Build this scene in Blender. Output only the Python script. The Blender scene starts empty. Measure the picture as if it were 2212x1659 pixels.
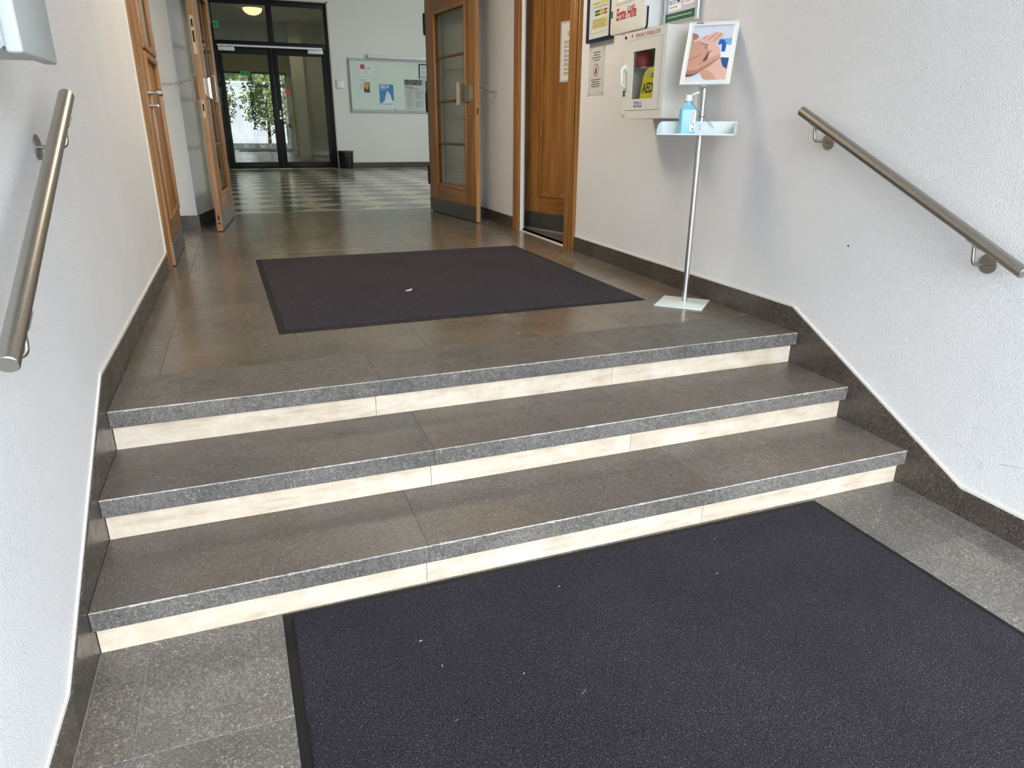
import bpy, bmesh, math, random
from mathutils import Vector, Matrix, Euler
random.seed(7)
SC = bpy.context.scene
COL = SC.collection
PI = math.pi
W = 3.013           # stair width, wall to wall
H = 0.16            # riser
T = 0.3551          # tread
OV = 0.0333         # nosing overhang
NT = 0.064          # nosing thickness
LOW = -3 * H        # lower floor level
BACK = -4.6         # entrance wall
HALL0, HALL1 = 6.08, 15.5

# ---------------------------------------------------------------- camera
YAW, PITCH, ROLL = 0.362578, 0.354307, 0.006695
CAM = Vector((0.532404, -2.571275, 0.934616))
fw = Vector((math.sin(YAW) * math.cos(PITCH), math.cos(YAW) * math.cos(PITCH), -math.sin(PITCH)))
rt = Vector((math.cos(YAW), -math.sin(YAW), 0))
up = rt.cross(fw)
r2 = rt * math.cos(ROLL) + up * math.sin(ROLL)
u2 = -rt * math.sin(ROLL) + up * math.cos(ROLL)
cd = bpy.data.cameras.new('camera')
cam = bpy.data.objects.new('camera', cd)
COL.objects.link(cam)
m = Matrix((r2, u2, -fw)).transposed().to_4x4()
m.translation = CAM
cam.matrix_world = m
cd.sensor_fit = 'HORIZONTAL'
cd.sensor_width = 36.0
cd.lens = 1492.097 / 2212 * 36
cd.clip_start = 0.02
cd.clip_end = 400
SC.camera = cam

# ---------------------------------------------------------------- light
SKY = 12.6
w = bpy.data.worlds.new('overcast_sky')
SC.world = w
w.use_nodes = True
wn = w.node_tree.nodes
wn['Background'].inputs[0].default_value = (0.82, 0.90, 1.0, 1)
wn['Background'].inputs[1].default_value = SKY
SC.view_settings.view_transform = 'Standard'
SC.view_settings.look = 'None'
SC.view_settings.exposure = 0.35
SC.view_settings.gamma = 1.0
SC.view_settings.use_curve_mapping = False


def portal(name, loc, rot, sx, sy):
    l = bpy.data.lights.new(name, 'AREA')
    l.shape = 'RECTANGLE'
    l.size = sx
    l.size_y = sy
    l.cycles.is_portal = True
    o = bpy.data.objects.new(name, l)
    o.location = loc
    o.rotation_euler = rot
    COL.objects.link(o)


def lamp(name, loc, power, size, color=(1, .93, .8), rot=(0, 0, 0)):
    l = bpy.data.lights.new(name, 'AREA')
    l.shape = 'DISK'
    l.size = size
    l.energy = power
    l.color = color
    o = bpy.data.objects.new(name, l)
    o.location = loc
    o.rotation_euler = rot
    COL.objects.link(o)


portal('daylight_entrance', (1.5, BACK - 0.12, 1.25), (PI / 2, 0, 0), 2.9, 3.5)
portal('daylight_hall_window', (8.15, 10.5, 2.05), (0, PI / 2, 0), 1.7, 3.0)

# ---------------------------------------------------------------- materials
MATS = {}


def nt(name):
    mt = bpy.data.materials.new(name)
    mt.use_nodes = True
    n = mt.node_tree.nodes
    MATS[name] = mt
    return mt, n, mt.node_tree.links, n['Principled BSDF']


def lin(c):
    return tuple(((v / 255) / 12.92 if v / 255 <= .04045 else ((v / 255 + .055) / 1.055) ** 2.4) for v in c[:3])


def simple(name, rgb, rough=.5, metal=0., spec=.5, coat=0., emit=None, es=0.):
    mt, n, l, b = nt(name)
    b.inputs['Base Color'].default_value = (*lin(rgb), 1)
    b.inputs['Roughness'].default_value = rough
    b.inputs['Metallic'].default_value = metal
    b.inputs['Specular IOR Level'].default_value = spec
    b.inputs['Coat Weight'].default_value = coat
    if emit:
        b.inputs['Emission Color'].default_value = (*lin(emit), 1)
        b.inputs['Emission Strength'].default_value = es
    return mt


def node(n, t, **k):
    x = n.new(t)
    for a, v in k.items():
        if a in x.inputs:
            x.inputs[a].default_value = v
        else:
            setattr(x, a, v)
    return x


def ramp(n, l, src, stops):
    r = n.new('ShaderNodeValToRGB')
    e = r.color_ramp.elements
    while len(e) > 1:
        e.remove(e[-1])
    e[0].position = stops[0][0]
    e[0].color = (*stops[0][1], 1) if len(stops[0][1]) == 3 else stops[0][1]
    for p, c in stops[1:]:
        x = e.new(p)
        x.color = (*c, 1)
    l.new(src, r.inputs[0])
    return r


def mixc(n, l, fac, a, b, mode='MIX'):
    x = n.new('ShaderNodeMix')
    x.data_type = 'RGBA'
    x.blend_type = mode
    for s, v in ((0, fac), (6, a), (7, b)):
        if isinstance(v, (int, float)):
            x.inputs[s].default_value = v
        elif isinstance(v, tuple):
            x.inputs[s].default_value = (*v[:3], 1)
        else:
            l.new(v, x.inputs[s])
    return x.outputs[2]


def wpos(n, l, rnd=True, scale=(1, 1, 1)):
    g = n.new('ShaderNodeNewGeometry')
    out = g.outputs['Position']
    if scale != (1, 1, 1):
        v = n.new('ShaderNodeVectorMath')
        v.operation = 'MULTIPLY'
        v.inputs[1].default_value = scale
        l.new(out, v.inputs[0])
        out = v.outputs[0]
    if rnd:
        oi = n.new('ShaderNodeObjectInfo')
        s = n.new('ShaderNodeMath')
        s.operation = 'MULTIPLY'
        s.inputs[1].default_value = 40
        l.new(oi.outputs['Random'], s.inputs[0])
        v = n.new('ShaderNodeVectorMath')
        v.operation = 'ADD'
        l.new(out, v.inputs[0])
        l.new(s.outputs[0], v.inputs[1])
        return v.outputs[0], oi.outputs['Random']
    return out, None


def noise(n, l, vec, scale, detail=4., rough=.55, dist=0.):
    x = node(n, 'ShaderNodeTexNoise', Scale=scale, Detail=detail, Roughness=rough, Distortion=dist)
    l.new(vec, x.inputs['Vector'])
    return x.outputs['Fac']


def bump(n, l, b, h, strength, dist):
    x = node(n, 'ShaderNodeBump', Strength=strength, Distance=dist)
    l.new(h, x.inputs['Height'])
    l.new(x.outputs[0], b.inputs['Normal'])


def limestone(name, ca, cb, fleck, rough=.26, tone=.25, fl=.5, bs=.25, grain=.3, brown=.5):
    """shell limestone: grey/brown clouds, fine grain, short curved light shell strokes"""
    mt, n, l, b = nt(name)
    v, rnd = wpos(n, l, True)
    base = ramp(n, l, noise(n, l, v, 2.6, 5, .6), [(.32, lin(ca)), (.68, lin(cb))]).outputs[0]
    bm_ = ramp(n, l, noise(n, l, v, 1.7, 4, .65, .4), [(.5, (0,) * 3), (.72, (brown,) * 3)]).outputs[0]
    base = mixc(n, l, bm_, base, mixc(n, l, 1.0, base, (1.12, .96, .78), 'MULTIPLY'))
    mot = ramp(n, l, noise(n, l, v, 60, 5, .75), [(.32, (1 - grain,) * 3), (.68, (1 + grain,) * 3)]).outputs[0]
    c = mixc(n, l, 1.0, base, mot, 'MULTIPLY')
    gr = ramp(n, l, noise(n, l, v, 240, 2, .6), [(.34, (1 - grain,) * 3), (.66, (1 + grain * .9,) * 3)]).outputs[0]
    c = mixc(n, l, 1.0, c, gr, 'MULTIPLY')
    sub = n.new('ShaderNodeMath')
    sub.operation = 'SUBTRACT'
    sub.inputs[1].default_value = .5
    l.new(noise(n, l, v, 62, 1.5, .5, 1.2), sub.inputs[0])
    ab = n.new('ShaderNodeMath')
    ab.operation = 'ABSOLUTE'
    l.new(sub.outputs[0], ab.inputs[0])
    rdg = ramp(n, l, ab.outputs[0], [(.008, (1,) * 3), (.03, (0,) * 3)]).outputs[0]
    brk = ramp(n, l, noise(n, l, v, 110, 1, .5), [(.50, (0,) * 3), (.58, (1,) * 3)]).outputs[0]
    pm = ramp(n, l, noise(n, l, v, 4, 4, .65), [(.36, (fl * .35,) * 3), (.64, (fl,) * 3)]).outputs[0]
    f = mixc(n, l, 1.0, mixc(n, l, 1.0, rdg, brk, 'MULTIPLY'), pm, 'MULTIPLY')
    c = mixc(n, l, f, c, lin(fleck))
    spk = ramp(n, l, noise(n, l, v, 150, 2, .6), [(.66, (0,) * 3), (.72, (fl * .7,) * 3)]).outputs[0]
    c = mixc(n, l, spk, c, lin(fleck))
    tn = ramp(n, l, rnd, [(0, (1 - tone, 1 - tone, 1 - tone * .9)), (.5, (1.02, 1.0, .97)), (1, (1 + tone, 1 + tone * .95, 1 + tone * .8))]).outputs[0]
    c = mixc(n, l, 1.0, c, tn, 'MULTIPLY')
    l.new(c, b.inputs['Base Color'])
    rr = ramp(n, l, noise(n, l, v, 14, 5, .7), [(.3, (rough * .75,) * 3), (.75, (rough * 1.5,) * 3)]).outputs[0]
    l.new(rr, b.inputs['Roughness'])
    bump(n, l, b, noise(n, l, v, 120, 4, .7), bs, .0012)
    return mt


limestone('landing_stone', (92, 85, 76), (114, 104, 91), (158, 150, 136), .20, .13, .5, .10, .16, .7)
limestone('tread_stone', (90, 85, 80), (108, 101, 93), (182, 176, 167), .34, .17, .65, .2, .22, .9)
limestone('lower_stone', (94, 91, 87), (117, 113, 107), (196, 192, 184), .42, .10, 1.0, .25, .32, .6)
limestone('nosing_stone', (84, 81, 77), (111, 107, 102), (172, 169, 164), .7, .10, .8, .8, .32, .3)
limestone('worn_edge', (150, 147, 142), (196, 193, 188), (228, 226, 222), .7, .05, .7, .9, .2, .1)
limestone('skirt_stone', (58, 54, 48), (80, 73, 66), (160, 152, 140), .28, .12, .7, .2, .3, .6)
limestone('checker_dark', (92, 90, 84), (108, 104, 96), (128, 124, 116), .16, .10, .2, .1, .12, .2)
limestone('checker_light', (178, 168, 146), (196, 186, 164), (204, 196, 178), .16, .06, .2, .1, .05, .1)


def travertine():
    mt, n, l, b = nt('riser_travertine')
    v, rnd = wpos(n, l, True, (3.5, 3, 18))
    c = ramp(n, l, noise(n, l, v, 1.6, 6, .65), [(.25, lin((186, 168, 146))), (.48, lin((210, 196, 178))), (.75, lin((220, 209, 194)))]).outputs[0]
    v2, _ = wpos(n, l, True)
    d = ramp(n, l, noise(n, l, v2, 7, 6, .75), [(.36, (.88, .84, .77)), (.62, (1.04, 1.04, 1.04))]).outputs[0]
    c = mixc(n, l, 1.0, c, d, 'MULTIPLY')
    p = ramp(n, l, noise(n, l, v, 12, 3, .6), [(.68, (0,) * 3), (.74, (.5,) * 3)]).outputs[0]
    c = mixc(n, l, p, c, lin((150, 122, 88)))
    l.new(c, b.inputs['Base Color'])
    b.inputs['Roughness'].default_value = .55
    bump(n, l, b, noise(n, l, v2, 90, 4, .7), .3, .001)


travertine()


def plaster(name, rgb, sc=150., st=.55, dist=.002, stain=.06):
    mt, n, l, b = nt(name)
    v, _ = wpos(n, l, False)
    d = ramp(n, l, noise(n, l, v, 1.4, 4, .6), [(.3, (1 - stain,) * 3), (.7, (1.0,) * 3)]).outputs[0]
    c = mixc(n, l, 1.0, lin(rgb), d, 'MULTIPLY')
    l.new(c, b.inputs['Base Color'])
    b.inputs['Roughness'].default_value = .75
    b.inputs['Specular IOR Level'].default_value = .25
    h1 = noise(n, l, v, sc, 2, .5, .5)
    h2 = noise(n, l, v, sc * 2.3, 2, .6, .3)
    ad = n.new('ShaderNodeMath')
    ad.operation = 'MULTIPLY_ADD'
    l.new(h2, ad.inputs[0])
    ad.inputs[1].default_value = .6
    l.new(h1, ad.inputs[2])
    bump(n, l, b, ad.outputs[0], st, dist)


plaster('rough_plaster', (236, 235, 234), 165, .9, .0042)
plaster('fine_plaster', (232, 231, 226), 200, .2, .001, .03)
plaster('hall_plaster', (226, 226, 214), 200, .15, .001, .02)
plaster('ceiling_plaster', (238, 237, 232), 100, .1, .001, .02)
simple('joint_white', (226, 222, 214), .8)
simple('caulk', (196, 188, 174), .8)
simple('grout_pale', (150, 144, 134), .8)
simple('grout', (84, 79, 72), .7)


def wood(name, ca, cb, cc, axis='Z', rough=.34):
    mt, n, l, b = nt(name)
    tc = n.new('ShaderNodeTexCoord')
    oi = n.new('ShaderNodeObjectInfo')
    mm = n.new('ShaderNodeVectorMath')
    mm.operation = 'MULTIPLY'
    mm.inputs[1].default_value = {'Z': (16, 16, .9), 'X': (.9, 16, 16)}[axis]
    l.new(tc.outputs['Object'], mm.inputs[0])
    ad = n.new('ShaderNodeVectorMath')
    ad.operation = 'ADD'
    ms = n.new('ShaderNodeMath')
    ms.operation = 'MULTIPLY'
    ms.inputs[1].default_value = 50
    l.new(oi.outputs['Random'], ms.inputs[0])
    l.new(mm.outputs[0], ad.inputs[0])
    l.new(ms.outputs[0], ad.inputs[1])
    v = ad.outputs[0]
    g1 = noise(n, l, v, 1.1, 5, .6, .9)
    c = ramp(n, l, g1, [(.3, lin(ca)), (.5, lin(cb)), (.7, lin(cc))]).outputs[0]
    sv = n.new('ShaderNodeVectorMath')
    sv.operation = 'MULTIPLY'
    sv.inputs[1].default_value = {'Z': (14, 14, 2.2), 'X': (2.2, 14, 14)}[axis]
    l.new(v, sv.inputs[0])
    pores = ramp(n, l, noise(n, l, sv.outputs[0], 1.0, 3, .6), [(.34, (.5, .43, .36)), (.5, (1.0,) * 3)]).outputs[0]
    c = mixc(n, l, .75, c, mixc(n, l, 1.0, c, pores, 'MULTIPLY'))
    l.new(c, b.inputs['Base Color'])
    b.inputs['Roughness'].default_value = rough
    b.inputs['Coat Weight'].default_value = .15
    b.inputs['Coat Roughness'].default_value = .3
    bump(n, l, b, g1, .15, .001)


wood('oak', (124, 80, 33), (154, 104, 47), (174, 124, 62))
wood('oak_cross', (114, 72, 30), (142, 95, 42), (162, 114, 56), 'X')
wood('oak_dark', (88, 58, 28), (110, 75, 38), (126, 88, 46))
wood('oak_edge', (150, 104, 60), (178, 130, 82), (196, 150, 104))


def brushed(name, rgb, rough=.32, scale=(4, 500, 500)):
    mt, n, l, b = nt(name)
    tc = n.new('ShaderNodeTexCoord')
    mm = n.new('ShaderNodeVectorMath')
    mm.operation = 'MULTIPLY'
    mm.inputs[1].default_value = scale
    l.new(tc.outputs['Object'], mm.inputs[0])
    f = noise(n, l, mm.outputs[0], 1, 2, .5)
    r = ramp(n, l, f, [(.3, (rough * .8,) * 3), (.7, (rough * 1.3,) * 3)]).outputs[0]
    l.new(r, b.inputs['Roughness'])
    b.inputs['Base Color'].default_value = (*lin(rgb), 1)
    b.inputs['Metallic'].default_value = 1
    return mt


brushed('brushed_steel', (172, 168, 160), .34)
brushed('kick_steel', (126, 125, 120), .42, (60, 60, 60))
simple('nickel', (176, 167, 148), .3, 1)
simple('chrome', (210, 210, 212), .16, 1)
simple('alu', (205, 206, 206), .32, 1)
simple('alu_satin', (196, 200, 200), .42, .7)
simple('black_iron', (26, 22, 20), .4, .3)
simple('brass_dull', (190, 168, 128), .4, .8)
simple('black_alu', (12, 12, 13), .42, spec=.3)
simple('rubber', (20, 20, 20), .6, spec=.3)
simple('black_plastic', (18, 18, 20), .35)
simple('bin_lid', (52, 52, 52), .4)
simple('slot_shade', (10, 9, 8), .9)  # near-black colour for the shade inside lock and bolt slots
simple('white_powder', (232, 234, 232), .42)
simple('cabinet_white', (224, 221, 212), .4)
simple('tray_white', (224, 234, 232), .35)
simple('white_plastic', (240, 242, 244), .3)
simple('box_grey', (188, 193, 191), .4)
simple('box_white', (240, 244, 250), .35)
simple('paper', (238, 236, 232), .6)
simple('paper_grey', (206, 204, 200), .3)
simple('ink', (58, 56, 56), .6)
simple('ink_soft', (120, 118, 116), .6)
simple('red_ink', (172, 24, 44), .5)
simple('blue_ink', (28, 88, 170), .5)
simple('navy', (24, 26, 66), .35)
simple('green_ink', (26, 98, 62), .5)
simple('green_sign', (20, 110, 66), .5)
simple('exit_green', (30, 170, 100), .5, emit=(50, 220, 130), es=.5)
simple('yellow_ink', (236, 216, 140), .6)
simple('amber_ink', (222, 160, 60), .6)
simple('lilac', (202, 196, 212), .6)
simple('aed_yellow', (214, 200, 20), .5)
simple('alarm_red', (168, 40, 56), .35)
simple('white_print', (236, 240, 242), .6)
simple('blue_poster', (44, 128, 196), .5)
simple('red_logo', (190, 60, 58), .6)
simple('grey_print', (190, 188, 190), .6)
simple('dark_print', (70, 66, 64), .6)
simple('board_green', (228, 234, 220), .7)
simple('alu_paint', (196, 202, 202), .4)
simple('yellow_wall', (236, 220, 140), .7)
simple('skin_a', (206, 156, 134), .55)
simple('skin_b', (226, 182, 166), .55)
simple('skin_c', (178, 124, 104), .55)
simple('skin_d', (112, 74, 66), .55)
simple('skin_nail', (216, 156, 150), .45)
simple('print_sky', (216, 220, 234), .5)
simple('print_cyan', (112, 184, 222), .5)
simple('print_blue', (36, 96, 186), .5)
simple('print_navy', (44, 84, 132), .5)
simple('lamp_glass', (250, 240, 214), .4, emit=(255, 236, 190), es=3.2)
simple('leaf_green', (70, 98, 48), .7)
simple('leaf_yellow', (118, 126, 66), .7)
simple('bark', (70, 56, 44), .9)
simple('leaf_dark', (40, 58, 30), .8)
simple('pavement', (84, 84, 82), .9)
simple('street', (96, 96, 98), .9)
simple('red_sticker', (214, 70, 84), .5)
simple('scratch', (172, 174, 178), .6)
simple('lint', (214, 208, 200), .8)
simple('straw', (150, 120, 90), .8)


def glassy(name, tint=(.96, .98, .97), ior=1.45, rough=0.0):
    mt, n, l, b = nt(name)
    n.remove(b)
    tr = n.new('ShaderNodeBsdfTransparent')
    tr.inputs[0].default_value = (*tint, 1)
    gl = n.new('ShaderNodeBsdfGlossy')
    gl.inputs['Roughness'].default_value = rough
    # Schlick reflectance, the same from both sides of the pane
    lw = n.new('ShaderNodeLayerWeight')
    pw = n.new('ShaderNodeMath')
    pw.operation = 'POWER'
    l.new(lw.outputs['Facing'], pw.inputs[0])
    pw.inputs[1].default_value = 5
    ma = n.new('ShaderNodeMath')
    ma.operation = 'MULTIPLY_ADD'
    f0 = ((ior - 1) / (ior + 1)) ** 2
    l.new(pw.outputs[0], ma.inputs[0])
    ma.inputs[1].default_value = 1 - f0
    ma.inputs[2].default_value = f0
    mx = n.new('ShaderNodeMixShader')
    l.new(ma.outputs[0], mx.inputs[0])
    l.new(tr.outputs[0], mx.inputs[1])
    l.new(gl.outputs[0], mx.inputs[2])
    l.new(mx.outputs[0], n['Material Output'].inputs[0])
    return mt


glassy('clear_glass')
glassy('door_glass', (.86, .88, .86), 1.5)
glassy('tint_glass', (.52, .54, .51), 1.62)


def frosted():
    mt, n, l, b = nt('frosted_glass')
    b.inputs['Base Color'].default_value = (*lin((176, 172, 160)), 1)
    b.inputs['Roughness'].default_value = .25


frosted()


def carpet(name, ca, cb):
    mt, n, l, b = nt(name)
    v, _ = wpos(n, l, False)
    pile = noise(n, l, v, 250, 2.5, .8, .3)
    c = ramp(n, l, pile, [(.38, lin(ca)), (.52, lin(cb)), (.60, lin(tuple(k * 1.45 for k in cb))), (.70, lin((124, 122, 130)))]).outputs[0]
    wear = ramp(n, l, noise(n, l, v, 2.2, 5, .65), [(.3, (.82,) * 3), (.7, (1.25, 1.23, 1.2))]).outputs[0]
    c = mixc(n, l, 1.0, c, wear, 'MULTIPLY')
    l.new(c, b.inputs['Base Color'])
    b.inputs['Roughness'].default_value = .95
    b.inputs['Specular IOR Level'].default_value = .12
    b.inputs['Sheen Weight'].default_value = .06
    b.inputs['Sheen Roughness'].default_value = .5
    bump(n, l, b, pile, .9, .006)


carpet('carpet_upper', (19, 15, 19), (45, 38, 45))
carpet('carpet_lower', (14, 12, 17), (44, 40, 49))


def checker_floor():
    mt, n, l, b = nt('checker_base')
    g = n.new('ShaderNodeNewGeometry')
    mp = n.new('ShaderNodeMapping')
    mp.inputs['Location'].default_value = (0, 0, .5)
    mp.inputs['Rotation'].default_value = (0, 0, PI / 4)
    l.new(g.outputs['Position'], mp.inputs[0])
    ck = n.new('ShaderNodeTexChecker')
    ck.inputs['Scale'].default_value = 1 / .5303
    ck.inputs[1].default_value = (*lin((186, 176, 154)), 1)
    ck.inputs[2].default_value = (*lin((100, 97, 90)), 1)
    l.new(mp.outputs[0], ck.inputs[0])
    l.new(ck.outputs[0], b.inputs['Base Color'])
    b.inputs['Roughness'].default_value = .2


checker_floor()


# ---------------------------------------------------------------- mesh helpers
class MB:
    def __init__(s):
        s.v = []
        s.f = []
        s.m = []

    def add(s, vs, fs, mi=0):
        o = len(s.v)
        s.v += [tuple(v) for v in vs]
        s.f += [tuple(i + o for i in f) for f in fs]
        s.m += [mi] * len(fs)
        return s

    def box(s, x0, x1, y0, y1, z0, z1, mi=0):
        vs = [(x, y, z) for z in (z0, z1) for y in (y0, y1) for x in (x0, x1)]
        return s.add(vs, [(0, 2, 3, 1), (4, 5, 7, 6), (0, 1, 5, 4), (2, 6, 7, 3), (0, 4, 6, 2), (1, 3, 7, 5)], mi)

    def slab(s, x0, x1, y0, y1, z0, z1, c=.0012, mi=0):
        """box with a chamfered top"""
        vs = [(x0, y0, z0), (x1, y0, z0), (x1, y1, z0), (x0, y1, z0),
              (x0, y0, z1 - c), (x1, y0, z1 - c), (x1, y1, z1 - c), (x0, y1, z1 - c),
              (x0 + c, y0 + c, z1), (x1 - c, y0 + c, z1), (x1 - c, y1 - c, z1), (x0 + c, y1 - c, z1)]
        fs = [(3, 2, 1, 0), (8, 9, 10, 11)]
        for a in (0, 4):
            for i in range(4):
                j = (i + 1) % 4
                fs.append((a + i, a + j, a + 4 + j, a + 4 + i))
        return s.add(vs, fs, mi)

    def prism(s, poly, axis, a0, a1, mi=0):
        """poly of (p,q) extruded along axis 'x' (p=y,q=z), 'y' (p=x,q=z) or 'z' (p=x,q=y)"""
        def P(p, q, a):
            return {'x': (a, p, q), 'y': (p, a, q), 'z': (p, q, a)}[axis]
        n = len(poly)
        vs = [P(p, q, a0) for p, q in poly] + [P(p, q, a1) for p, q in poly]
        fs = [tuple(range(n - 1, -1, -1)), tuple(range(n, 2 * n))]
        fs += [(i, (i + 1) % n, n + (i + 1) % n, n + i) for i in range(n)]
        return s.add(vs, fs, mi)

    def tube(s, path, r, n=10, closed=False, mi=0, flat=None):
        P = [Vector(p) for p in path]
        k = len(P)
        vs = []
        fs = []
        nrm = None
        for i in range(k):
            a = P[(i - 1) % k] if closed or i > 0 else P[i]
            b = P[(i + 1) % k] if closed or i < k - 1 else P[i]
            t = (b - a).normalized()
            if nrm is None:
                h = Vector((0, 0, 1)) if abs(t.z) < .9 else Vector((1, 0, 0))
                nrm = (h - t * h.dot(t)).normalized()
            else:
                nrm = (nrm - t * nrm.dot(t)).normalized()
            bi = t.cross(nrm)
            rr = r[i] if isinstance(r, (list, tuple)) else r
            for j in range(n):
                an = 2 * PI * j / n
                vs.append(P[i] + nrm * math.cos(an) * rr + bi * math.sin(an) * rr)
        for i in range(k if closed else k - 1):
            for j in range(n):
                a, b = i * n + j, i * n + (j + 1) % n
                c, d = ((i + 1) % k) * n + (j + 1) % n, ((i + 1) % k) * n + j
                fs.append((a, b, c, d))
        if not closed:
            fs.append(tuple(range(n - 1, -1, -1)))
            fs.append(tuple(range((k - 1) * n, k * n)))
        return s.add(vs, fs, mi)

    def cyl(s, a, b, r, n=16, mi=0):
        return s.tube([a, b], r, n, mi=mi)

    def disc(s, a, b, r, n=32, c=.0012, mi=0):
        """chamfered round plate from a to b"""
        A, B = Vector(a), Vector(b)
        d = (B - A).normalized() * c
        return s.tube([A, A + d, B - d, B], [r - c, r, r, r - c], n, mi=mi)

    def poly(s, pts, mi=0):
        return s.add(pts, [tuple(range(len(pts)))], mi)

    def build(s, name, mats, parent=None, smooth=None, bevel=0., seg=2, loc=None, rz=None):
        me = bpy.data.meshes.new(name)
        me.from_pydata(s.v, [], s.f)
        if isinstance(mats, str):
            mats = [mats]
        for q in mats:
            me.materials.append(MATS[q])
        for p, i in zip(me.polygons, s.m):
            p.material_index = i
        bm = bmesh.new()
        bm.from_mesh(me)
        bmesh.ops.recalc_face_normals(bm, faces=bm.faces)
        if bevel:
            ed = [e for e in bm.edges if len(e.link_faces) == 2 and e.calc_face_angle(0) > .6]
            bmesh.ops.bevel(bm, geom=ed, offset=bevel, segments=seg, profile=.5, affect='EDGES', clamp_overlap=True)
            if smooth is None:
                smooth = 40
        bm.to_mesh(me)
        bm.free()
        if smooth:
            for p in me.polygons:
                p.use_smooth = True
            me.set_sharp_from_angle(angle=math.radians(smooth))
        o = bpy.data.objects.new(name, me)
        COL.objects.link(o)
        if parent:
            o.parent = parent
        if loc:
            o.location = loc
        if rz is not None:
            o.rotation_euler = (0, 0, rz)
        return o


def tag(o, label=None, cat=None, group=None, kind=None):
    if label:
        o['label'] = label
    if cat:
        o['category'] = cat
    if group:
        o['group'] = group
    if kind:
        o['kind'] = kind
    return o


def empty(name, loc, rz=0., **k):
    o = bpy.data.objects.new(name, None)
    o.empty_display_size = .05
    COL.objects.link(o)
    o.location = loc
    o.rotation_euler = (0, 0, rz)
    return tag(o, **k)


def struct(o, label=None, cat=None):
    return tag(o, label, cat, kind='structure')


def copy(o, parent=None):
    c = o.copy()
    COL.objects.link(c)
    if parent:
        c.parent = parent
    return c


def text(name, body, size, loc, mat, parent, sx=1., bold=0., align='CENTER', shear=0., rot=None):
    cu = bpy.data.curves.new('t', 'FONT')
    cu.body = body
    cu.size = size
    cu.align_x = align
    cu.offset = bold
    cu.shear = shear
    cu.resolution_u = 3
    tmp = bpy.data.objects.new('t', cu)
    COL.objects.link(tmp)
    bpy.context.view_layer.update()
    dg = bpy.context.evaluated_depsgraph_get()
    me = bpy.data.meshes.new_from_object(tmp.evaluated_get(dg))
    bpy.data.objects.remove(tmp)
    M = Matrix.Translation(loc) @ (rot or Matrix.Identity(4)) @ Matrix.Rotation(PI / 2, 4, 'X') @ Matrix.Diagonal((sx, 1, 1, 1))
    me.transform(M)
    me.name = name
    me.materials.clear()
    me.materials.append(MATS[mat])
    o = bpy.data.objects.new(name, me)
    COL.objects.link(o)
    o.parent = parent
    return o


def rects(name, rs, mat, parent, y):
    """flat print: list of (x0,x1,z0,z1) on the local plane y"""
    b = MB()
    for x0, x1, z0, z1 in rs:
        b.poly([(x0, y, z0), (x1, y, z0), (x1, y, z1), (x0, y, z1)])
    o = b.build(name, mat, parent)
    if len(rs) > 1:
        o['kind'] = 'stuff'
    return o


def lines(x0, x1, z1, n, pitch, th, rng, centre=False, lo=.55):
    """rows of unreadable print made of word blocks"""
    out = []
    for i in range(n):
        z = z1 - i * pitch
        L = (x1 - x0) * rng.uniform(lo, 1)
        a = x0 + ((x1 - x0 - L) / 2 if centre else 0)
        e = a + L
        while a < e - th:
            wd = min(rng.uniform(2.5, 7) * th, e - a)
            out.append((a, a + wd, z - th, z))
            a += wd + th * .7
    return out


# ================================================================ SETTING
R0 = random.Random(3)
# ---- lower floor
lf = struct(MB().box(-.1, W + .1, BACK - .1, -2 * T + .3, LOW - .2, LOW - .0012).build('floor', 'grout_pale'))
lf.name = 'floor_lower'
g = .0013


def tile(parent, x0, x1, y0, y1, z, mat, th=.02, name='floor_tile'):
    return MB().slab(x0 + g / 2, x1 - g / 2, y0 + g / 2, y1 - g / 2, z - th, z).build(name, mat, parent)


rows = [-2 * T + OV + .001, -1.101, -1.525, -1.95, -2.375, -2.8, -3.225, -3.65, -4.075, -4.5]
for i in range(len(rows) - 1):
    y1, y0 = rows[i], rows[i + 1]
    tile(lf, 0.002, .13, y0, y1, LOW, 'lower_stone')
    tile(lf, 2.876, W - .002, y0, y1, LOW, 'lower_stone')
    xs = [.13, .75, 1.4, 2.0, 2.876] if i % 2 == 0 else [.13, .62, 1.3, 2.15, 2.876]
    for a, b in zip(xs, xs[1:]):
        tile(lf, a, b, y0, y1, LOW, 'lower_stone')

# ---- staircase: treads and risers
st = empty('staircase', (0, 0, LOW))
struct(st, 'three low steps of dark limestone treads over cream stone risers', 'stairs')
joints = {0: [0, .955, 2.030, W], 1: [0, 1.075, 1.920, W], 2: [0, .958, 2.048, W]}
rj = {0: [0, .935, 2.005, W], 1: [0, 1.066, 1.91, W], 2: [0, .955, 2.03, W]}


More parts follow.
